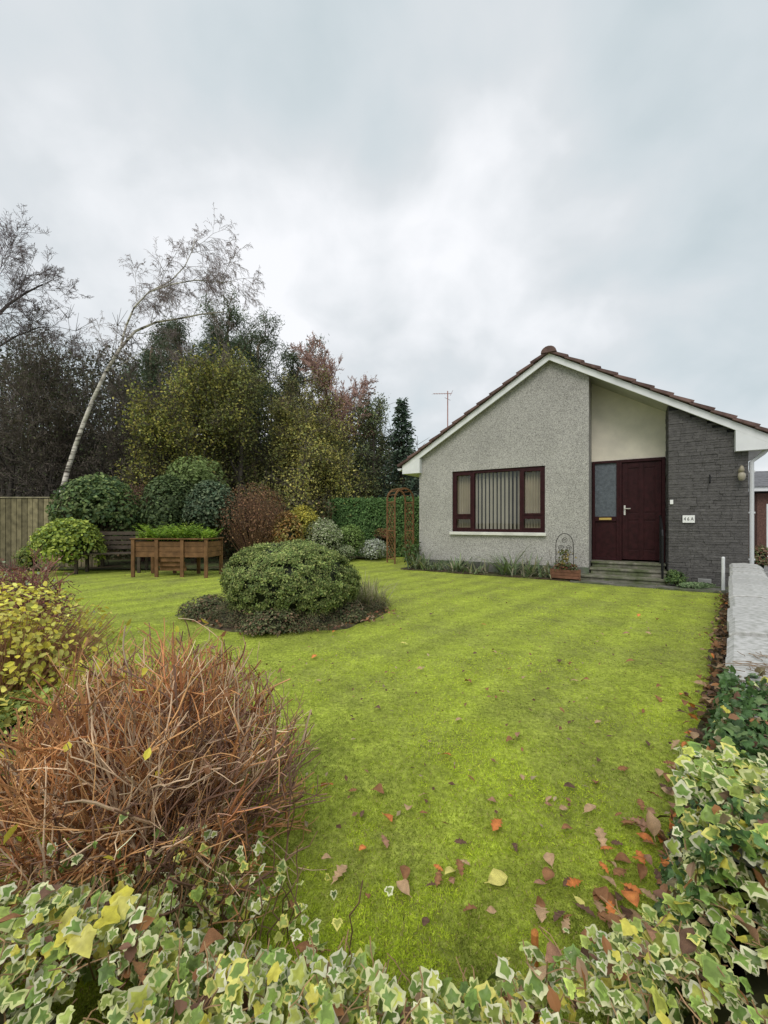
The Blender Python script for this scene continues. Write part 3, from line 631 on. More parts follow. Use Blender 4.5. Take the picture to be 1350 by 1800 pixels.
pb(478,530,905,985,10.9,'dead_fern_clump','orange brown withered fern clump beside the rust shrub',3000,.08,[(.32,.15,.04),(.22,.13,.05),(.27,.23,.06)],clumps=50,csz=.36,amp=1.2)
pb(505,560,893,958,11.8,'yellow_shrub','small shrub with golden yellow autumn leaves near the hedge',3600,.06,[(.5,.40,.05),(.38,.33,.05),(.25,.25,.05)],clumps=60,twigs=30,csz=.4,core=None,amp=1.4)
pb(535,600,915,985,11.8,'variegated_shrub','pale cream and green variegated shrub at the lawn edge',4200,.06,[(.28,.32,.17),(.16,.22,.08),(.38,.40,.24)],clumps=60,csz=.42,amp=1.4)
pb(590,640,925,978,12.4,'green_shrub','mid green low shrub in front of the hedge end',3800,.06,[(.11,.18,.04),(.17,.25,.07)],clumps=60,csz=.34,amp=1.)
pb(632,684,950,984,12.5,'silver_leaf_plant','low silvery white leaved plant left of the garden arch',3000,.055,[(.42,.46,.38),(.2,.27,.12),(.5,.52,.45)],clumps=50,cat='plant',csz=.34)
pb(575,625,958,990,12.0,'ground_cover_plant','low grey green plant at the foot of the variegated shrub',2200,.05,[(.17,.22,.10),(.28,.31,.18)],clumps=40,cat='plant',csz=.34)
pb(655,690,930,960,13.4,'red_leaf_shrub','little reddish leaved shrub seen just left of the arch',1800,.05,[(.2,.08,.04),(.13,.13,.04)],clumps=30)
pb(704,733,935,985,12.4,'arch_climber','green climbing plant growing inside the garden arch',1800,.06,[(.10,.16,.04),(.22,.22,.06)],clumps=30,cat='plant')
pb(30,72,960,1005,9.6,'fence_foot_plant','small ragged green plant at the foot of the board fence',1600,.05,[(.12,.17,.04),(.22,.22,.06)],clumps=30,cat='plant')
hd=thing('hedge','neatly clipped green conifer hedge behind the garden arch','hedge',(-.35,14.0,0)); g=Geo()
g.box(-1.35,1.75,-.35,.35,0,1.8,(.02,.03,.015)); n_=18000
fce=rng.random(n_); P=np.column_stack([rng.uniform(-1.45,1.85,n_),np.where(fce<.7,-.42,rng.uniform(-.42,.42,n_)),np.where(fce<.7,rng.uniform(0,1.9,n_),1.87)])+rng.normal(size=(n_,3))*.045
P[:,2]=np.abs(P[:,2]); nr=np.where(fce[:,None]<.7,[0,-1,.4],[0,0,1])+rng.normal(size=(n_,3))*.5
g.scat(P,.08*rng.uniform(.6,1.2,n_),T_DIA,cpick([(.08,.17,.045),(.12,.22,.06),(.06,.12,.035)],n_),nr); g.build('foliage',M_leaf,hd)
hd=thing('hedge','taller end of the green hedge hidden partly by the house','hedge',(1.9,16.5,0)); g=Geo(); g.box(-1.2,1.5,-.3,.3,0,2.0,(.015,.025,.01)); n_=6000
P=np.column_stack([rng.uniform(-1.3,1.5,n_),np.full(n_,-.35),rng.uniform(0,2.1,n_)])+rng.normal(size=(n_,3))*.05;P[:,2]=np.abs(P[:,2])
g.scat(P,.09,T_DIA,cpick([(.08,.17,.045),(.12,.21,.06)],n_),rng.normal(size=(n_,3))*.5+[0,-1,.3]); g.build('foliage',M_leaf,hd)

# ================= ARCH
ar=thing('garden_arch','brown wooden rose arch with diamond lattice beside the house','garden arch',(.46,11.6,0),math.radians(28)); ac=(.24,.13,.065)
AW=.30; AD=.22
for sx_ in (-1,1):
    g=Geo(); x=sx_*AW
    for y in (-AD,AD): g.box(x-.017,x+.017,y-.017,y+.017,0,1.78,ac)
    for z_ in (.12,.9,1.7): g.box(x-.010,x+.010,-AD+.018,AD-.018,z_,z_+.03,ac)
    for zz0 in np.arange(-.3,1.7,.155):
        for dr in (1,-1):
            ya,yb=-AD+.02,AD-.02; za,zb_=(zz0,zz0+.44) if dr>0 else (zz0+.44,zz0)
            lo,hi=.14,1.7
            def inter(zv): return ya+(yb-ya)*(zv-za)/(zb_-za)
            A=[ya,za];B=[yb,zb_]
            for Q in (A,B):
                if Q[1]<lo: Q[0]=inter(lo);Q[1]=lo
                if Q[1]>hi: Q[0]=inter(hi);Q[1]=hi
            if abs(A[1]-B[1])>.03: g.tube([(x+.005*dr,A[0],A[1]),(x+.005*dr,B[0],B[1])],.007,4,ac)
    g.build('lattice_side',M_wood,ar)
for y in (-AD,AD):
    g=Geo(); n=14; V=[]
    for i in range(n+1):
        an=PI*i/n
        for rr,hh in ((AW+.022,.34),(AW-.022,.295)):
            for yy in (y-.015,y+.015): V.append((rr*math.cos(an),yy,1.78+hh*math.sin(an)))
    Lq=[];T=[]
    for i in range(n):
        a0_=i*4;b0_=a0_+4
        for p,q_ in ((0,1),(1,3),(3,2),(2,0)): Lq+=[a0_+p,a0_+q_,b0_+q_,b0_+p];T.append(4)
    g.add(V,Lq,T,ac); g.build('arch_rib',M_wood,ar)
for i in range(1,8):
    an=PI*i/8; g=Geo(); g.tube([(AW*math.cos(an),-AD,1.79+.32*math.sin(an)),(AW*math.cos(an),AD,1.79+.32*math.sin(an))],.010,6,ac); g.build('cross_bar',M_wood,ar)

# ================= TREES
def grow(p,d,Ln,r,lvl,maxl,S,tips,nseg,nch,wander,up,lf=.6,start=1,drop=0):
    n=nseg[lvl]; st=Ln/n; r0=r; wd=wander*(.45 if lvl==0 else 1)
    for i in range(n):
        d=(d+Vector((random.gauss(0,wd),random.gauss(0,wd),random.gauss(0,wd)+up-drop*max(lvl-1,0)))).normalized()
        q_=p+d*st; ra=r0*(1-.62*i/n); rb_=r0*(1-.62*(i+1)/n)
        S.append((lvl,p.x,p.y,p.z,q_.x,q_.y,q_.z,ra,rb_))
        if lvl<maxl and i>=(start if lvl==0 else 0):
            k=nch[lvl]; k=int(k)+(random.random()<k-int(k))
            for _ in range(k):
                o=d.orthogonal().normalized(); o.rotate(Matrix.Rotation(random.uniform(0,2*PI),3,d)); an=random.uniform(.45,1.0)
                nd=(d*math.cos(an)+o*math.sin(an)).normalized(); fr_=1-.45*i/n
                grow(q_.copy(),nd,Ln*lf*random.uniform(.7,1.1)*fr_,max(rb_*.55,.004),lvl+1,maxl,S,tips,nseg,nch,wander*1.15,up,lf,start,drop)
        p=q_
    tips.append((p.x,p.y,p.z))
def tree(name,label,loc,Ln,r,maxl=4,nseg=(9,6,5,4,3),nch=(1.6,1.5,1.4,1.3,0),wander=.13,up=.04,lean=(0,0,1),leafN=0,lsize=.08,lcols=None,tmpl=T_DIA,barkc=(.07,.06,.05),twc=(.09,.07,.06),spread=.25,bm=None,lf=.6,start=2,rmin=.006,group=None,drop=0,lb=None,leafmat=None,trunk_pts=None,flat=1):
    t=thing(name,label,'tree',loc,group=group); S=[];tips=[]
    if trunk_pts is None:
        grow(Vector((0,0,0)),Vector(lean).normalized(),Ln,r,0,maxl,S,tips,nseg,nch,wander,up,lf,start,drop)
    else:
        for tp_,tr0,st_ in trunk_pts:
            pts=[Vector(p) for p in tp_]; m_=len(pts)
            for i in range(m_-1):
                a_=tr0*(1-.8*i/(m_-1)); b_=tr0*(1-.8*(i+1)/(m_-1)); S.append((0,*pts[i],*pts[i+1],a_,b_))
                if i>=st_:
                    for _ in range(int(nch[0]+random.random())):
                        d=(pts[i+1]-pts[i]).normalized(); o=d.orthogonal().normalized(); o.rotate(Matrix.Rotation(random.uniform(0,2*PI),3,d)); an=random.uniform(.4,1.0)
                        f=random.random(); nd=(d*math.cos(an)+o*math.sin(an)+Vector((0,0,.15))).normalized()
                        grow(pts[i].lerp(pts[i+1],f),nd,Ln*random.uniform(.6,1.1),max(b_*.35,.008),1,maxl,S,tips,nseg,nch,wander,up,lf,start,drop)
    A=np.array(S); lv=A[:,0]; A=A[:,1:]; A[:,6:]=np.maximum(A[:,6:],rmin)
    g=Geo(); g.segs(A[lv==0],9,lift(barkc)); g.build('trunk',bm or M_bark,t,smooth=True)
    g=Geo(); tw=A[lv>0]; c1=lift(barkc);c2=lift(twc); f=np.clip((lv[lv>0]-1)/2,0,1)[:,None]
    g.segs(tw,4 if len(tw)<9000 else 3,c1*(1-f)+c2*f)
    if leafN==0: g.build('crown',M_twig,t)
    else:
        g.build('branches',M_twig,t); g=Geo()
        B=A[lv>=max(maxl-1,1)]; i=rng.integers(len(B),size=leafN); P=B[i,3:6]+rng.normal(size=(leafN,3))*spread*[1,1,flat]
        lum=np.clip(1+.8*np.array([mnoise.noise(Vector(p)*1.2) for p in P]),.4,1.9)
        P[:,2]=np.maximum(P[:,2],.1)
        g.scat(P,lsize*rng.uniform(.6,1.3,leafN),tmpl,cpick(lcols,leafN)*lum[:,None],rng.normal(size=(leafN,3))+[0,-.2,.5]); g.build('crown',leafmat or M_leaf,t)
    return t
def rel(pts,Y0,loc): return [tuple(at(px,py,Y0+dy)-np.array(loc)) for px,py,dy in pts]
bl=at(100,0,12.2); bl=(bl[0],12.2,0)
bt=[(100,985,0),(106,875,0),(118,830,0),(133,783,0),(148,741,0),(163,703,0),(186,654,0),(212,611,0),(238,582,.1),(275,566,.1),(315,560,.2),(355,552,.2),(395,548,.2)]
b2=[(212,611,0),(222,572,0),(236,540,-.2),(262,513,-.3),(300,494,-.3),(325,468,-.4),(338,440,-.4),(343,418,-.4)]
b3=[(262,513,-.3),(300,500,-.5),(345,492,-.6),(385,496,-.6),(415,495,-.6)]
b4=[(186,654,0),(215,640,.2),(245,622,.3),(275,605,.3)]
tree('birch_tree','white trunked birch leaning right with bare upper branches',bl,1.2,.09,maxl=4,nseg=(1,6,5,5,4),nch=(2.0,1.2,1.3,1.1,0),wander=.11,up=.01,drop=.08,trunk_pts=[(rel(bt,12.2,bl),.076,6),(rel(b2,12.2,bl),.030,1),(rel(b3,12.2,bl),.022,0),(rel(b4,12.2,bl),.018,2)],bm=M_birch,barkc=(.22,.18,.16),twc=(.19,.145,.14),lf=.58,rmin=.0034)
lt_=(at(-70,0,11.5)[0],11.5,0)
b5=[(-70,1000,0),(-65,800,0),(-55,680,0),(-40,610,0),(-15,565,0),(15,535,0),(45,515,0),(75,500,0)]
b6=[(-55,680,0),(-20,620,.2),(30,590,.3),(70,575,.4),(105,575,.4)]
b7=[(-40,610,0),(-30,545,-.2),(-10,500,-.2),(5,460,-.2)]
tree('bare_tree','dark bare tree reaching in from the left edge above the fence',lt_,1.25,.1,maxl=4,nseg=(1,6,5,5,4),nch=(2.3,1.35,1.4,1.2,0),wander=.15,up=.01,trunk_pts=[(rel(b5,11.5,lt_),.085,3),(rel(b6,11.5,lt_),.035,1),(rel(b7,11.5,lt_),.03,0)],barkc=(.06,.05,.05),twc=(.13,.10,.11),lf=.56,rmin=.0036)
def loc(px,Y): return ((px-675)/F*Y,Y,0)
for px,Y,Ln,lb in ((5,13,5.6,'dense dark leafless tree behind the left end of the fence'),(75,13.6,5.8,'dark tangled tree just left of the birch trunk'),(150,14.4,6.0,'dark tangled tree behind the birch trunk'),(215,14,5.6,'brown twiggy tree right of the birch trunk'),(-60,14,6.2,'shadowy bare tree at the far left of the wood'),(275,15,6.0,'thin dark bare tree between birch and yellow green tree')):
    tree('thicket_tree',lb,loc(px,Y),Ln,.09,maxl=4,nseg=(8,6,4,3,3),nch=(2.6,1.7,1.6,1.2,0),wander=.16,up=.03,barkc=(.05,.042,.035),twc=(.10,.08,.065),lf=.50,start=1,leafN=3000,lsize=.07,lcols=[(.07,.08,.04),(.09,.085,.045),(.055,.07,.03)],spread=.2,rmin=.006)
yg=[(.23,.235,.05),(.32,.30,.055),(.17,.20,.05),(.40,.34,.07),(.11,.13,.04)]
ol=[(.17,.185,.055),(.24,.23,.06),(.11,.13,.045)]
go=[(.35,.31,.065),(.24,.245,.06),(.44,.37,.09),(.15,.17,.05)]
def leafy(name,lb,px,Y,Ln,N_,cols,lf=.5,up=.03,wander=.17):
    tree(name,lb,loc(px,Y),Ln,.11,maxl=3,nseg=(9,6,5,4),nch=(2.4,1.9,1.8,0),up=up,leafN=N_,lsize=.08,lcols=cols,spread=.17,start=1,lf=lf,tmpl=T_OVAL,wander=wander,rmin=.007,barkc=(.06,.05,.04),twc=(.08,.065,.05))
leafy('yellow_green_tree','bushy tree with yellow green autumn leaves behind the laurels',330,13.4,5.5,13500,yg,.50)
leafy('autumn_shrub_tree','lower yellow leaved tree close behind the leafy laurel top',262,13.0,4.0,7500,yg,.50)
leafy('olive_tree','olive green tree with thinning leaves right of the yellow green tree',425,14.2,5.6,14000,ol,.47)
leafy('golden_tree','broad golden green tree hanging over the variegated shrubs',520,13.8,4.1,13500,go,.58,-.01)
leafy('brown_leaved_tree','brownish olive tree behind the golden tree',498,15.6,5.5,12000,[(.18,.18,.06),(.14,.155,.05),(.24,.21,.07)],.48)
leafy('small_olive_tree','smaller olive tree between the golden tree and the dark conifer',618,15.2,4.3,12000,ol,.50)
leafy('pale_gold_tree','small pale gold tree low beside the hedge',588,14.8,3.6,9000,go,.54)
leafy('green_grey_tree','slim grey green tree right beside the dark conifer',650,17.5,5.2,10000,[(.12,.16,.065),(.17,.19,.075),(.08,.11,.05)],.38,.05,.1)
tree('red_twig_tree','round crowned bare tree with reddish twigs above the golden tree',loc(590,16.8),6.5,.12,maxl=4,nseg=(9,6,5,4,3),nch=(2.7,2.0,1.8,1.5,0),up=.05,barkc=(.15,.11,.09),twc=(.34,.19,.155),lf=.48,start=4,leafN=900,lsize=.07,lcols=[(.42,.20,.11),(.32,.19,.13)],spread=.1,rmin=.009,wander=.12)
pn=[(.055,.085,.045),(.08,.115,.055),(.11,.14,.07),(.04,.06,.03)]
for px,Y,Ln,lb in ((243,17,9.0,'dark pine top showing behind the birch branches'),(385,17.5,8.8,'dark green pine in the middle of the wood'),(455,17.5,9.1,'tallest dark pine right of centre of the wood'),(500,18,7.8,'smaller pine on the right shoulder of the tall pine'),(315,17,8.4,'flat topped pine between the birch and the middle pine'),(425,18.5,9.2,'pine between the middle pine and the tallest pine')):
    tree('pine_tree',lb,loc(px,Y),Ln,.15,maxl=2,nseg=(12,6,4),nch=(3.4,2.8,0),wander=.13,up=.03,barkc=(.12,.085,.06),twc=(.08,.06,.045),lf=.28,start=4,leafN=14000,lsize=.14,lcols=pn,spread=.17,tmpl=(T_NEED[0]*[1.9,1,1],T_NEED[1]),flat=.6)
def conifer(label,loc_,h,rb_,cols):
    t=thing('conifer_tree',label,'tree',loc_); g=Geo(); g.tube([(0,0,0),(0,0,h*.5),(0,0,h)],[.13,.07,.01],8,(.07,.05,.035)); g.build('trunk',M_bark,t)
    S=[];P=[];Sp=[]
    z=.3
    while z<h:
        rr=rb_*(1-z/h)**.8+.08
        for k in range(8):
            a_=rng.uniform(0,2*PI); L_=rr*rng.uniform(.65,1.12); d_=np.array([math.cos(a_),math.sin(a_),0]); tip=np.array([0,0,z])+d_*L_+[0,0,-.12*L_]
            S.append([0,0,z,*tip,.02,.006])
            m_=int(34*L_/rb_)+8; f=rng.uniform(.15,1.02,m_)[:,None]; pp=np.array([0,0,z])*(1-f)+tip*f+rng.normal(size=(m_,3))*.06; P.append(pp); Sp.append(np.tile(d_+[0,0,-.35],(m_,1))+rng.normal(size=(m_,3))*.4)
        z+=.13
    P=np.vstack(P);Sp=np.vstack(Sp); g=Geo(); g.segs(S,3,(.08,.06,.045)); n_=len(P)
    lum=rng.uniform(.6,1.3,n_)[:,None]
    g.scat(P,rng.uniform(.10,.20,n_),T_DIA,cpick(cols,n_)*lum,rng.normal(size=(n_,3))*.5+[0,-.3,1],Sp); g.build('crown',M_leaf,t); return t
conifer('dark blue green conifer standing closest to the house',loc(706,17),6.2,1.45,[(.05,.085,.055),(.07,.11,.07),(.095,.13,.085)])
g=Geo(); n_=60000
Xb=rng.uniform(-30,2.2,n_); Yb=rng.uniform(18.5,24,n_)
def topb(x): 
    px=675+F*x/20; return np.interp(px,[-400,0,100,230,300,420,520,600,660,735,760],[5.6,9.0,9.2,9.2,8.8,8.6,7.7,6.4,5.4,4.1,3.5])
tb_=topb(Xb)+np.array([1.3*mnoise.noise(Vector((x*.5,y*.3,1)))+.6*mnoise.noise(Vector((x*1.7,y,4))) for x,y in zip(Xb,Yb)])
Zb=tb_*rng.random(n_)**.7
rt=(Xb>-10)&(rng.random(n_)<.7); cb_=cpick([(.05,.055,.03),(.075,.072,.04),(.09,.08,.05),(.035,.042,.025)],n_); cb_[rt]=cpick([(.13,.14,.055),(.10,.125,.05),(.17,.15,.065)],int(rt.sum()))
g.scat(np.column_stack([Xb,Yb,Zb]),rng.uniform(.10,.24,n_),T_DIA,cb_); S=[]
for k in range(480):
    x=rng.uniform(-28,1.9);y=rng.uniform(18.5,23);hh=topb(x)*rng.uniform(.7,1.14);p=np.array([x,y,0.])
    for s_ in range(6):
        q_=p+[rng.normal()*.22,rng.normal()*.2,hh/6]; S.append([*p,*q_,.06*(1-s_/7),.06*(1-(s_+1)/7)])
        if s_>2:
            for b_ in range(5):
                e_=q_+[rng.normal()*.5,rng.normal()*.3,rng.uniform(.1,.8)]; S.append([*q_,*e_,.013,.006])
        p=q_
g.segs(S,4,(.11,.095,.085))
for k in range(60):
    x=-30+k*.53; g.box(x,x+.6,24.2,24.6,0,topb(x)*.72*rng.uniform(.85,1.05),(.028,.032,.02))
struct(g.build('far_wood',M_leaf),'dark mass of bare and evergreen trees at the back','stuff','wood')
g=Geo(); n_=26000; Xb=rng.uniform(-13,.3,n_); Yb=rng.uniform(12.2,14.5,n_); Zb=rng.random(n_)**1.3*(1.7+.6*np.array([mnoise.noise(Vector((x*.8,0,2))) for x in Xb]))
g.scat(np.column_stack([Xb,Yb,Zb+.02])[Xb<-1.6],rng.uniform(.06,.13,int((Xb<-1.6).sum())),T_OVAL,cpick([(.05,.06,.03),(.08,.075,.035),(.12,.08,.04),(.07,.09,.03)],int((Xb<-1.6).sum()))); struct(g.build('undergrowth',M_leaf),'dark tangled undergrowth beneath the trees','stuff','undergrowth')

# ================= RIGHT GARDEN WALL
ux,uy=.646,.763; wa=math.atan2(uy,ux)
gw=thing('garden_wall','low stone garden wall with pale weathered coping along the drive','wall',(5.5,6.5,0),wa)
WE=-7.30
r=random.Random(8); g=Geo()
g.box(WE,.12,-.30,-.05,-.03,.40,(.2,.19,.17)); g.build('wall_body',mat('wall_stone',(.30,.28,.25),rough=.9,nscale=6,var=.4,bump=.8,bscale=25,bdist=.02),gw)
copem=mat('coping_stone',rough=.95,nscale=60,var=.16,bump=.25,bscale=150,bdist=.003,col2=(.36,.36,.33),cscale=30,cthr=(.45,.60),detail=9,spec=.10)
x=.15
while x>WE:
    w=r.uniform(.46,.56); x0=max(x-w,WE-.02); k=r.uniform(.46,.60); dz=r.uniform(-.012,.012); dy_=r.uniform(-.008,.008)
    g=Geo(); pr=[(.010,.40),(.010,.475),(-.02,.500),(-.17,.512),(-.32,.500),(-.35,.475),(-.35,.40)]
    V=[]; sta=[(0,.93),(.03,1),(.5,1),(.97,1),(1,.93)]; nn=len(sta)-1
    for f_,e_ in sta:
        xx=x0+.012+(x-x0-.024)*f_
        for (yy,z_) in pr: V.append((xx,(yy+.17)*(1-(1-e_)*.5)-.17+dy_,(z_-.42)*e_+.42+dz))
    m_=len(pr); Lq=[];T=[]
    for i in range(nn):
        for j in range(m_): j2=(j+1)%m_; Lq+=[i*m_+j,(i+1)*m_+j,(i+1)*m_+j2,i*m_+j2];T.append(4)
    Lq+=list(range(m_));T.append(m_); Lq+=list(range(nn*m_+m_-1,nn*m_-1,-1));T.append(m_)
    g.add(V,Lq,T,(k,k*.985,k*.95)); g.build('coping_stone',copem,gw); x=x0
fw_=thing('front_wall','low stone front wall buried under variegated ivy','wall',(-1.0,.42,0)); g=Geo(); g.box(-2.5,1.75,-.14,.12,-.03,.22,(.15,.14,.12)); g.build('wall_body',MATS['wall_stone'],fw_)
def wl(s,yo=0,z=0):
    return np.array([5.5-ux*s-uy*yo,6.5-uy*s+ux*yo,z])

# ================= IVY
ivyV=[ivyT(k,.64) for k in range(5)]; ivyG=[ivyT(k+10,.45) for k in range(5)]
BR=[(.22,.10,.05),(.14,.07,.045),(.32,.19,.11),(.34,.13,.05)]
def ivy_put(g,P,S,kind,nr):
    n=len(P); idx=rng.integers(5,size=n)
    for k in range(5):
        q_=idx==k; nq=q_.sum()
        if nq==0: continue
        if kind=='v':
            c0=cpick([(.11,.19,.035),(.16,.25,.045),(.24,.32,.055),(.38,.42,.06)],nq,[.28,.34,.24,.14],v=.2); c1=cpick([(.72,.72,.30),(.80,.78,.42),(.60,.66,.19),(.80,.70,.12)],nq,[.34,.24,.24,.18],.12)
            pl=rng.random(nq)<.20; c1[pl]=c0[pl]*1.4; yl=rng.random(nq)<.06; c0[yl]=c1[yl]=lift((.76,.64,.07))
        elif kind=='y':
            c1=cpick([(.84,.70,.05),(.76,.66,.10)],nq,v=.10); c0=c1*.92
        else:
            c0=cpick([(.05,.105,.03),(.07,.14,.04),(.11,.185,.055),(.16,.12,.06)],nq,[.37,.37,.18,.08],.25); c1=c0*.85
        g.scat(P[q_],S[q_],(ivyV if kind!='g' else ivyG)[k],(c0,c1),nr[q_])
def ivy_edge(x): return .91+.05*mnoise.noise(Vector((x*3,0,7)))+.10*math.exp(-((x+.75)/.36)**2)+.13*math.exp(-((x-.80)/.30)**2)
def ivy_h(x,y):
    left=math.exp(-((x+.66)/.32)**2)*.07; right=math.exp(-((x-.86)/.30)**2)*.15
    return .275+left+right+.04*mnoise.noise(Vector((x*4,y*5,1)))+.05*mnoise.noise(Vector((x*11,y*11,5)))
iv=thing('variegated_ivy','cream and green variegated ivy covering the front wall at the bottom','ivy',(0,0,0))
n=8800; X=rng.uniform(-1.6,1.35,n); edge=np.array([ivy_edge(x) for x in X])
Y=.30+(edge-.30)*rng.random(n)**.8
Z=np.array([ivy_h(x,y) for x,y in zip(X,Y)]); fall=np.clip((Y-(edge-.18))/.18,0,1); Z=Z*(1-fall**2*.9)+rng.normal(size=n)*.028
thin=np.exp(-((X-.0)/.22)**2)*np.clip((Y-.66)/.15,0,1); gap=np.array([mnoise.noise(Vector((x*7,y*7,11))) for x,y in zip(X,Y)])
kp=(rng.random(n)>thin*.60)&(rng.random(n)>np.clip(-gap*1.4,0,.5))
nr=rng.normal(size=(n,3))*.55+np.column_stack([np.zeros(n),fall*.6-.4,np.ones(n)])
Z=np.maximum(Z,.02)
g=Geo(); ivy_put(g,np.column_stack([X,Y,Z])[kp],(rng.uniform(.013,.036,n)*np.where(rng.random(n)<.5,.8,1))[kp],'v',nr[kp])
# leaves hanging over the near end of the low garden wall
n=1500; s=rng.uniform(7.12,7.42,n); yo=rng.uniform(-.62,.10,n); Z=np.where(s>7.32,rng.uniform(.02,.54,n),.53)+rng.normal(size=n)*.015
P=np.array([wl(a_,b_,max(c_,.02)) for a_,b_,c_ in zip(s,yo,Z)]); kk2=~((s<7.32)&(yo<-.37)); nr=rng.normal(size=(n,3))*.5+np.where((s>7.32)[:,None],[-ux,-uy,.5],[0,-.3,1])
ivy_put(g,P[kk2],rng.uniform(.016,.036,n)[kk2],'v',nr[kk2])
o=g.build('foliage',M_gloss,iv,smooth=True)
g=Geo(); n=520; X=rng.uniform(-1.4,1.2,n); Y=rng.uniform(.4,1.0,n); Z=np.array([ivy_h(x,y)*(1-.9*max(0,(y-(ivy_edge(x)-.18))/.18)**2) for x,y in zip(X,Y)])+rng.normal(size=n)*.012; kk_=Z>.03
g.scat(np.column_stack([X,Y,Z])[kk_],rng.uniform(.018,.042,kk_.sum()),T_OVAL,cpick(BR,kk_.sum()),rng.normal(size=(kk_.sum(),3))*.6+[0,-.2,1]); o=g.build('dead_leaf',M_leaf,iv); o['kind']='stuff'
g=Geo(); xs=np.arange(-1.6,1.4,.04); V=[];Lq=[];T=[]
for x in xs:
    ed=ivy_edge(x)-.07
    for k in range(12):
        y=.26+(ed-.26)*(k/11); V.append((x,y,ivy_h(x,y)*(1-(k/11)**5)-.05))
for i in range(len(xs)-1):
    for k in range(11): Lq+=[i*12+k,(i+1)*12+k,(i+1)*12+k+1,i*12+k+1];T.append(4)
g.add(V,Lq,T,(.075,.075,.035));  # under-layer sheet, shade of the leaf gaps put into its dark colour
S=[]
for k in range(1100):
    x=rng.uniform(-1.3,1.1);y=rng.uniform(.35,ivy_edge(x)-.03);p=np.array([x,y,ivy_h(x,y)*(1-.9*max(0,(y-(ivy_edge(x)-.18))/.18)**2)-.02]); d_=rng.normal(size=3)*[1,1,.3]+[0,.0,.25]; d_/=np.linalg.norm(d_)
    for s_ in range(5): d_=d_+rng.normal(size=3)*.3; d_/=np.linalg.norm(d_); q_=p+d_*.020; S.append([*p,*q_,.0014,.0011]); p=q_
g.segs(S,4,(.40,.25,.13)); g.build('stem',M_twig,iv)
yi=thing('yellow_ivy_spray','spray of large yellow ivy leaves at the lower left','ivy',(0,0,0)); g=Geo()
P=np.array([[(px-675)/F*Y_,Y_,ivy_h((px-675)/F*Y_,Y_)+.035] for px,Y_ in ((130,.80),(175,.78),(150,.75),(205,.80),(120,.76),(225,.83))]); P+=rng.normal(size=P.shape)*.008; ivy_put(g,P,np.full(len(P),.038),'y',rng.normal(size=(len(P),3))*.25+[0,-.7,1])
g.segs([[*P[i],*(P[i]+[.01,.02,-.1]),.0016,.002] for i in range(len(P))],4,(.2,.14,.05)); g.build('foliage',M_gloss,yi,smooth=True)
ci=thing('trailing_ivy','green ivy trailing up through the base of the bare twiggy shrub','ivy',(0,0,0)); g=Geo(); n=480
P=np.column_stack([rng.normal(size=n)*.20-.62,rng.uniform(1.0,1.2,n),np.abs(rng.normal(size=n))*.09+.06]); ivy_put(g,P,rng.uniform(.014,.030,n),'v',rng.normal(size=(n,3))*.5+[0,-.6,.8]); g.build('foliage',M_gloss,ci,smooth=True)
g=Geo(); S=[]
for k in range(60):
    p=np.array([rng.normal()*.2-.6,rng.uniform(1.02,1.2),.0]); 
    for s_ in range(5): q_=p+[rng.normal()*.02,rng.normal()*.015,.045]; S.append([*p,*q_,.002,.0018]); p=q_
g.segs(S,4,(.2,.13,.07)); g.build('stem',M_twig,ci)
dg=thing('dark_green_ivy','dark green ivy smothering the near end of the low garden wall','ivy',(0,0,0)); n=9400
s=5.8+1.65*rng.random(n)**.75; f_=np.clip((s-5.8)/.9,0,1); wd=.03+.12*f_
q0=rng.random(n); top=q0<.52
yo=np.where(top,-.38+rng.random(n)*.40,rng.random(n)*wd+.01)
tt1=np.clip(yo/np.maximum(wd,.01),0,1)
Z=np.where(top,.518,(.50-.10*tt1)*(1-tt1**1.6)+.02)+rng.normal(size=n)*.020-.006
pat=np.array([mnoise.noise(Vector((a_*5,b_*8,c_*8))) for a_,b_,c_ in zip(s,yo,Z)])
keep=(rng.random(n)<np.where(top,np.clip((s-6.15)/.45,0,1)**1.3,.3+.7*f_))&((pat>-.25)|(s>6.7))
P=np.array([wl(a_,b_,c_) for a_,b_,c_ in zip(s,yo,Z)])[keep]; P[:,2]=np.maximum(P[:,2],.02); tp_=top[keep]
tl_=np.where(tp_,.1,1.)[:,None]; nr=rng.normal(size=(len(P),3))*.6+tl_*np.array([[-uy,ux,0]])*.9+[0,-.15,.7]
g=Geo(); sz=rng.uniform(.013,.033,len(P)); vv=rng.random(len(P))<(.05+.45*(P[:,1]<1.12))
ivy_put(g,P[~vv],sz[~vv],'g',nr[~vv]); ivy_put(g,P[vv],sz[vv],'v',nr[vv]); g.build('foliage',M_gloss,dg,smooth=True)
g=Geo(); j=rng.integers(len(P),size=420); g.scat(P[j]+rng.normal(size=(420,3))*.012,rng.uniform(.018,.04,420),T_OVAL,cpick(BR,420),nr[j]+rng.normal(size=(420,3))*.4); o=g.build('dead_leaf',M_leaf,dg); o['kind']='stuff'
g=Geo(); S=[]
for k in range(160):
    a_=rng.uniform(5.8,7.2);p=wl(a_,rng.uniform(-.3,-.03),.52); d_=rng.normal(size=3)*[1,1,.1]; d_/=np.linalg.norm(d_)
    for s_ in range(4): d_=d_+rng.normal(size=3)*[.3,.3,.05]; d_/=np.linalg.norm(d_); q_=p+d_*.022; q_[2]=.52; S.append([*p,*q_,.0016,.0014]); p=q_
g.segs(S,4,(.24,.17,.11)); 
V=[];Lq=[];T=[]; ss=np.linspace(6.3,7.3,30); prf=[(.0,.46),(.04,.40),(.08,.2),(.11,.0)]
for a_ in ss:
    k_=min((a_-6.3)/.5,1)
    for yo_,z_ in prf: V.append(tuple(wl(a_,yo_*k_,z_+.02*mnoise.noise(Vector((a_*6,yo_*9,0))))))
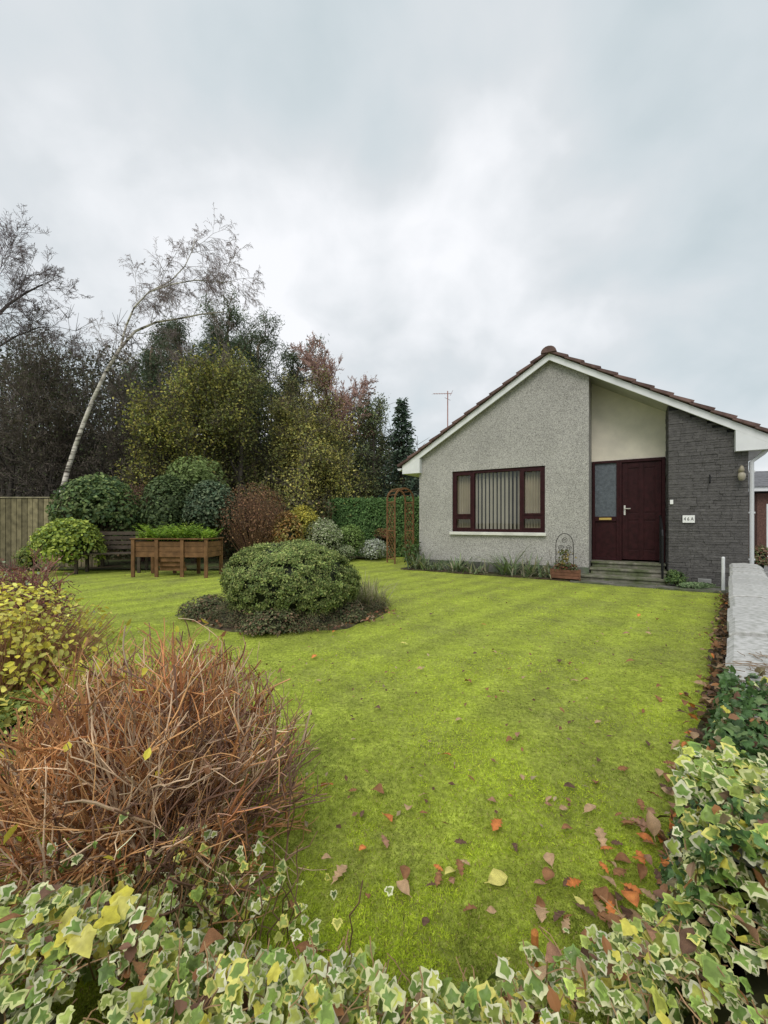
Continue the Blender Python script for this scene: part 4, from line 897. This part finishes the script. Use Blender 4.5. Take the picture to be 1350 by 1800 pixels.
for i in range(29):
    for k in range(3): Lq+=[i*4+k,i*4+k+1,(i+1)*4+k+1,(i+1)*4+k];T.append(4)
g.add(V,Lq,T,(.05,.045,.03)); g.build('stem',M_twig,dg)  # stems plus a dark sheet whose colour carries the shade behind the leaves

# ================= FOREGROUND TWIGGY SHRUB
def twiggy(name,label,loc_,R_,Hh,nst,cols,maxd=3,rbase=.006,wob=.13,den=.7,rmin=.0013,bb=.1,irr=.25):
    t=thing(name,label,'shrub',loc_); S=[];Cc=[];ends=[]
    def st(p,d,Ln,r_,dep,c,lim):
        n=max(int(Ln/.04),2)
        for i in range(n):
            d=d+rng.normal(size=3)*wob; d/=np.linalg.norm(d); q_=p+d*Ln/n
            if q_[2]<.01: q_[2]=.01
            if (q_[0]**2+q_[1]**2)/R_**2+(q_[2]/Hh)**2>lim+rng.normal()*.08: break
            r1=r_*(1-.30/n); S.append([*p,*q_,r_,r1]); Cc.append(c); r_=r1; p=q_
            if dep<maxd and i>0 and rng.random()<den:
                o=rng.normal(size=3); o-=d*(o@d); o/=np.linalg.norm(o); an=rng.uniform(.35,.95); nd=d*math.cos(an)+o*math.sin(an)+[0,0,.22]; nd/=np.linalg.norm(nd)
                st(p,nd,Ln*rng.uniform(.3,.58),max(r_*.66,rmin),dep+1,c*rng.uniform(.75,1.35),lim)
        ends.append(p)
    for k in range(nst):
        az=rng.uniform(0,2*PI); inc=rng.random()**.6*1.15; d=np.array([math.cos(az)*math.sin(inc),math.sin(az)*math.sin(inc),math.cos(inc)])
        Lm=1/math.sqrt((math.sin(inc)/R_)**2+(math.cos(inc)/Hh)**2)
        st(np.array([rng.normal()*bb,rng.normal()*bb,0.]),d,Lm*rng.uniform(.8,1.1),rbase*rng.uniform(.6,1.25),0,lift(cols[rng.integers(len(cols))])*rng.uniform(.75,1.3),1+irr*(mnoise.noise(Vector((math.cos(az)*1.8,math.sin(az)*1.8,inc*2)))*1.6)+rng.uniform(-irr,irr*.5))
    g=Geo(); g.segs(S,4,np.clip(np.array(Cc),.01,1)); g.build('stem',M_twig,t)
    return t,np.array(S),np.array(ends)
tw_,S_,E_=twiggy('twiggy_shrub','large bare orange brown twiggy shrub in the left foreground',(-.80,1.42,0),.59,.77,200,[(.38,.15,.055),(.46,.21,.08),(.30,.11,.045),(.50,.31,.18),(.17,.09,.06)],rbase=.0050,wob=.12,den=.54,rmin=.0015,bb=.17,irr=.22)
g=Geo(); i=rng.integers(len(E_),size=100); g.scat(E_[i],rng.uniform(.02,.044,100),T_OVAL,cpick([(.22,.09,.04),(.80,.64,.05),(.15,.07,.04)],100,[.32,.45,.23])); o=g.build('leaf',M_leaf,tw_); o['kind']='stuff'
bush('yellow_leaved_shrub','sparse yellow leaved shrub with reddish twigs at the left edge','shrub',(-2.12,2.2,0),(.54,.46,.35),.38,4400,.034,[(.76,.60,.05),(.66,.56,.06),(.46,.46,.07),(.80,.68,.11)],clumps=80,csz=.30,tmpl=T_OVAL,core=None,twigs=380,twc=(.26,.12,.07),amp=.7,inner=.35)
t2,S2,E2=twiggy('red_twig_shrub','dark red twiggy shrub at the left edge beyond the yellow one',(-3.25,3.45,0),.62,.90,60,[(.2,.06,.05),(.26,.10,.08),(.15,.065,.05)],maxd=2,rbase=.007,rmin=.003)
g=Geo(); i=rng.integers(len(S2),size=4000); P=S2[i,3:6]+rng.normal(size=(4000,3))*.03; g.scat(P,rng.uniform(.02,.04,4000),T_OVAL,cpick([(.22,.08,.06),(.30,.17,.12),(.24,.29,.16),(.14,.05,.04)],4000)); g.build('foliage',M_leaf,t2)
bush('low_green_shrub','low green leafy growth under the yellow leaved shrub','shrub',(-1.55,1.75,0),(.34,.3,.2),.16,2600,.034,[(.2,.25,.05),(.13,.18,.04),(.42,.36,.06)],clumps=60,csz=.18,tmpl=T_OVAL)

# ================= FALLEN LEAVES
lmat=mat('dead_leaf',rough=.6,nscale=40,var=.3,bump=.3,bscale=80,bdist=.003,trans=.1)
LC={'brown':(.30,.145,.065),'orange':(.62,.21,.06),'pale':(.50,.33,.19),'dark':(.15,.085,.055),'yellow':(.68,.62,.18),'pink':(.38,.21,.13)}
LM={}
for cn,c in LC.items():
    for v in range(4):
        T_=oakL(len(cn)*13+v*7,0 if v<2 else 1); g=Geo(); n_=len(T_[0]); cc=np.array(c)[None]*(1+rng.normal(size=(n_,1))*.18); cc[1::3]*=1.25
        g.add(T_[0],np.concatenate([np.array(f) for f in T_[1]]),[len(f) for f in T_[1]],cc)
        o=g.build('leaf_proto',lmat,smooth=True); LM[(cn,v)]=o.data; bpy.data.objects.remove(o)
def leaf(x,y,z,s,cn,v,label,group=None,tilt=.2,rz=None):
    o=bpy.data.objects.new('fallen_leaf',LM[(cn,v)]); C.objects.link(o); o.location=(x,y,z); o.scale=(s*rng.uniform(.8,1.1),s,s)
    o.rotation_euler=(rng.normal()*tilt,rng.normal()*tilt,rng.uniform(0,2*PI) if rz is None else rz); tag(o,label,'leaf',group); return o
spec_=[(565,1393,.085,'orange',2,'curled orange leaf on the left part of the lawn'),(674,1443,.075,'orange',3,'rounded orange brown leaf near the middle of the lawn'),(880,1455,.10,'orange',0,'bright orange lobed leaf right of the lawn centre'),(672,1478,.07,'pink',1,'small pinkish leaf below the rounded orange one'),(643,1497,.04,'orange',2,'tiny bright orange leaf near the pinkish one'),(586,1560,.085,'pale',0,'pale lobed oak leaf near the variegated ivy'),(858,1562,.085,'yellow',2,'broad pale yellow leaf lying on the front lawn'),(714,1560,.05,'brown',2,'small brown leaf left of the pale yellow leaf'),(792,1553,.055,'pink',1,'small upright pinkish leaf beside the yellow one'),(970,1535,.06,'pale',2,'light tan leaf lying above the yellow leaf'),(950,1605,.09,'pale',0,'long tan leaf right below the yellow leaf'),(1062,1506,.10,'pale',1,'long narrow dry leaf near the right edge of the lawn'),(1108,1450,.09,'pink',0,'pinkish oak leaf lying near the dark ivy'),(524,1607,.055,'brown',1,'brown leaf touching the ivy at lower left of lawn'),(572,1680,.10,'brown',0,'large curled brown oak leaf among the ivy edge'),(1010,1590,.05,'yellow',3,'small yellow leaf by the stake'),(808,1522,.045,'pale',1,'thin straw coloured leaf in the near lawn'),(640,1434,.05,'dark',1,'dark curled leaf left of the rounded orange leaf'),(737,1412,.05,'pale',0,'small pale leaf behind the rounded orange leaf'),(909,1303,.06,'pink',2,'pink brown leaf in the right middle of the lawn'),(1136,1307,.07,'dark',1,'dark leaf on the lawn close to the wall'),(822,1373,.05,'brown',0,'brown leaf right of the lawn centre further back'),(872,1422,.04,'pink',2,'tiny pink leaf just behind the bright orange one'),(908,1510,.055,'dark',0,'dark shrivelled leaf below the bright orange one'),(548,1160,.07,'orange',2,'orange leaf in front of the oval bed'),(801,1272,.05,'pale',3,'pale small leaf in the middle of the lawn')]
for px,py,s,cn,v,lb in spec_:
    p=gp(px,py); leaf(p[0],p[1],lawn_z(p[0],p[1])+.018,s*.84,cn,v,lb)
cn_=['brown','pale','dark','pink','orange','yellow']; pw=[.36,.26,.20,.08,.08,.02]
for i in range(95):
    for _ in range(50):
        py=918+ (rng.random()**1.1*560+160); px=480+810*rng.random()**.8; x,y,_z=gp(px,py)
        if side(x,y)<-.05 and not in_bed(x,y) and y>1.05 and not(x<-.2 and y<2): break
    c_=cn_[rng.choice(6,p=pw)]; leaf(x,y,lawn_z(x,y)+.018+.003*y,rng.uniform(.025,.048)*(1+.14*y),c_,int(rng.integers(4)),'small dead leaf scattered on the open lawn','leaves scattered over the lawn')
for i in range(110):
    s_=6.1*rng.random()**.55+.8; p=wl(s_,.03+abs(rng.normal())*.06+(.12 if s_>5.0 else 0)*rng.random(),0); c_=cn_[rng.choice(6,p=[.35,.24,.16,.08,.16,.01])]
    leaf(p[0],p[1],.03+rng.random()*.03,rng.uniform(.045,.07),c_,int(rng.integers(4)),'dead leaf lying in the row along the foot of the wall','leaves along the foot of the wall',.35)
for i in range(70):
    f=rng.random(); px=1235-190*f+rng.normal()*34; py=1390+225*f+rng.normal()*26; p=gp(px,py); c_=cn_[rng.choice(6,p=[.34,.26,.13,.08,.18,.01])]
    leaf(p[0],p[1],.025+rng.random()*.02,rng.uniform(.038,.066),c_,int(rng.integers(4)),'dead leaf heaped between the lawn and the dark ivy','leaves heaped beside the dark ivy',.3)
for k,(px,py,Y_,s,cn,v) in enumerate(((350,1695,.80,.055,'brown',2),(1075,1670,.88,.065,'brown',0),(1050,1640,.9,.06,'dark',2),(1150,1470,1.42,.075,'pale',2),(1165,1500,1.3,.07,'orange',0),(1130,1515,1.3,.075,'orange',1),(1100,1565,1.2,.07,'orange',2),(1060,1590,1.12,.065,'brown',3),(1210,1385,1.7,.075,'orange',3),(1285,1590,.9,.055,'brown',2),(40,1705,.78,.055,'brown',3),(745,1790,.66,.045,'brown',2),(1200,1700,.76,.05,'dark',3),(1330,1750,.72,.05,'pink',2),(935,1715,.78,.055,'pale',2),(1180,1410,1.7,.07,'dark',1),(1140,1440,1.5,.07,'pink',1),(1130,1650,.84,.055,'pink',0),(985,1660,.82,.05,'pink',2),(60,1640,.85,.05,'dark',2),(250,1750,.72,.05,'brown',1))):
    p=at(px,py,Y_); pos=['curled brown leaf caught in the lower left ivy','large brown leaf on the ivy right of the orange stake','dark crumpled leaf behind the orange stake','tan leaf in the pile by the dark ivy','bright orange oak leaf at the top of the leaf pile','orange oak leaf in the middle of the leaf pile','orange leaf at the lower edge of the leaf pile','brown leaf at the left foot of the leaf pile','orange leaf highest up beside the dark ivy','brown leaf lodged in the ivy at the right','brown leaf in the ivy at the bottom left corner','brown leaf at the bottom centre of the ivy','dark leaf in the variegated ivy at lower right','pinkish leaf in the bottom right corner ivy','pale leaf left of the orange stake','dark leaf just below the highest orange leaf','pink brown leaf above the tan leaf in the pile','pink leaf on the ivy mound at lower right','pink leaf just left of the brown leaves near the stake','dark leaf in the ivy at the left edge','narrow brown leaf in the bottom left ivy'][k]
    z_=ivy_h(p[0],p[1])*(1-.9*max(0,(p[1]-(ivy_edge(p[0])-.18))/.18)**2)+.035 if Y_<.95 else max(min(p[2],.07),.05); leaf(p[0],p[1],max(z_,.03),s,cn,v,pos,None,.4)
g=Geo(); n=1100; P=[]
while len(P)<n:
    y=rng.uniform(1.5,10)
    x=rng.uniform(-.75,.85)*y
    if side(x,y)<-.03 and not in_bed(x,y) : P.append((x,y,.03))
g.scat(P,rng.uniform(.015,.035,n),T_DIA,cpick([(.2,.1,.05),(.1,.05,.03),(.3,.22,.12)],n),rng.normal(size=(n,3))*.4+[0,0,1])
n=700; P=[wl(7*rng.random()**.8,.02+abs(rng.normal())*.06,.035) for _ in range(n)]
g.scat(P,rng.uniform(.03,.06,n),T_OVAL,cpick([(.2,.1,.05),(.12,.07,.04),(.28,.17,.09),(.07,.05,.035)],n),rng.normal(size=(n,3))*.5+[0,0,1])
n=420; a_=rng.uniform(0,2*PI,n); P=np.column_stack([-1.15+1.14*np.cos(a_)*rng.normal(1,.08,n),5.15+.88*np.sin(a_)*rng.normal(1,.08,n),np.full(n,.045)])
g.scat(P,rng.uniform(.03,.06,n),T_OVAL,cpick([(.25,.1,.05),(.12,.05,.03),(.3,.2,.12)],n),rng.normal(size=(n,3))*.5+[0,0,1])
struct(g.build('leaf_litter',lmat),'fine brown leaf litter scattered across lawn and edges','stuff','leaf litter')
g=Geo(); V=[];Lq=[];T=[]
for i in range(41):
    s_=7.3*i/40; w_=.07+.04*mnoise.noise(Vector((s_*2,0,0)))+ .008*s_; V+=[tuple(wl(s_,-.1,.03)),tuple(wl(s_,w_,.014)),tuple(wl(s_,w_+.05,-.03))]
for i in range(40):
    a0_=i*3; Lq+=[a0_,a0_+1,a0_+4,a0_+3,a0_+1,a0_+2,a0_+5,a0_+4];T+=[4,4]
g.add(V,Lq,T); struct(g.build('soil',soil))
p=at(940,1665,.86); g=Geo(); g.tube([(0,0,-.2),(0,0,.03),(.003,0,.035)],[.008,.008,.005],8,(.55,.22,.06)); o=g.build('wooden_stake',M_wood,loc=(p[0],p[1],p[2]+.0)); tag(o,'short orange wooden stake poking out of the ivy','stake')
q_=hw(tpx(1186),-.3,.02); bush('small_green_plant','small dark green plant at the foot of the stone wall near the steps','plant',q_,(.15,.12,.14),.13,1500,.035,[(.09,.14,.04),(.05,.09,.03)],clumps=30,tmpl=T_OVAL)
q_=hw(tpx(1215),-.36,.02); bush('cushion_plant','flat blue green cushion plant on the path by the stone wall','plant',q_,(.34,.13,.05),.03,2200,.025,[(.12,.2,.08),(.19,.26,.12)],clumps=50)

# ================= RIGHT BACKGROUND
gr=thing('garage','brick garage with grey slate roof beyond the drive','garage',(12.3,13.5,0),math.radians(-12)); g=Geo()
g.box(0,6,0,5,0,2.1); g.build('wall',mat('red_brick',(.13,.07,.055),nscale=20,var=.4,bump=.4),gr)
g=Geo(); g.prism([(-.3,2.16),(6.3,2.16),(6.3,2.3),(-.3,2.3)],-.3,5.3,(.7,.7,.7)); g.build('fascia',white,gr)
g=Geo(); V=[(-.35,-.35,2.30),(6.35,-.35,2.30),(6.35,5.35,2.30),(-.35,5.35,2.30),(.6,2.5,3.1),(5.4,2.5,3.1)]; g.add(V,[0,1,5,4,1,2,5,2,3,4,5,3,0,4],[4,3,4,3],(.16,.16,.17)); g.build('roof',tile,gr)
g=Geo(); frm(g,.25,3.1,.02,1.75,.07,-.03,-.004); w2=g.build('door_frame',white,gr); g=Geo(); g.box(.32,3.03,-.02,-.005,.09,1.68); g.build('door_opening',mat('opening_shade',(.03,.032,.035),rough=.4,var=0,bump=0,spec=.3),gr)  # solid panel, shade of the open doorway put into its dark colour
bs_=thing('metal_gate','black iron side gate right of the house corner','gate',(7.95,8.3,0),math.radians(-20)); g=Geo()
for k in range(12): g.tube([(k*.09,0,.08),(k*.09,0,1.25+.1*math.sin(k/11*PI))],.009,6)
g.build('bars',black,bs_); g=Geo(); g.box(-.02,1.02,-.015,.015,.1,.14); g.box(-.02,1.02,-.016,.014,1.12,1.155); g.build('rail',black,bs_)
pp=at(1334,1008,7.6); pt=thing('plant_pot','pale plant pot with a bushy plant beside the downpipe','plant pot',(pp[0],pp[1],0))
g=Geo(); g.tube([(0,0,0),(0,0,.2),(0,0,.22),(0,0,.25)],[.09,.125,.135,.135],16,(.45,.45,.43)); g.build('pot',mat('pot_clay',rough=.7,var=.1),pt)
bush('potted_shrub','bushy plant growing in the pale pot beside the downpipe','plant',(pp[0],pp[1],.24),(.16,.14,.24),.22,1600,.05,[(.10,.15,.05),(.22,.18,.1),(.17,.08,.05)],clumps=30,tmpl=T_OVAL,zmin=0)
print('done')
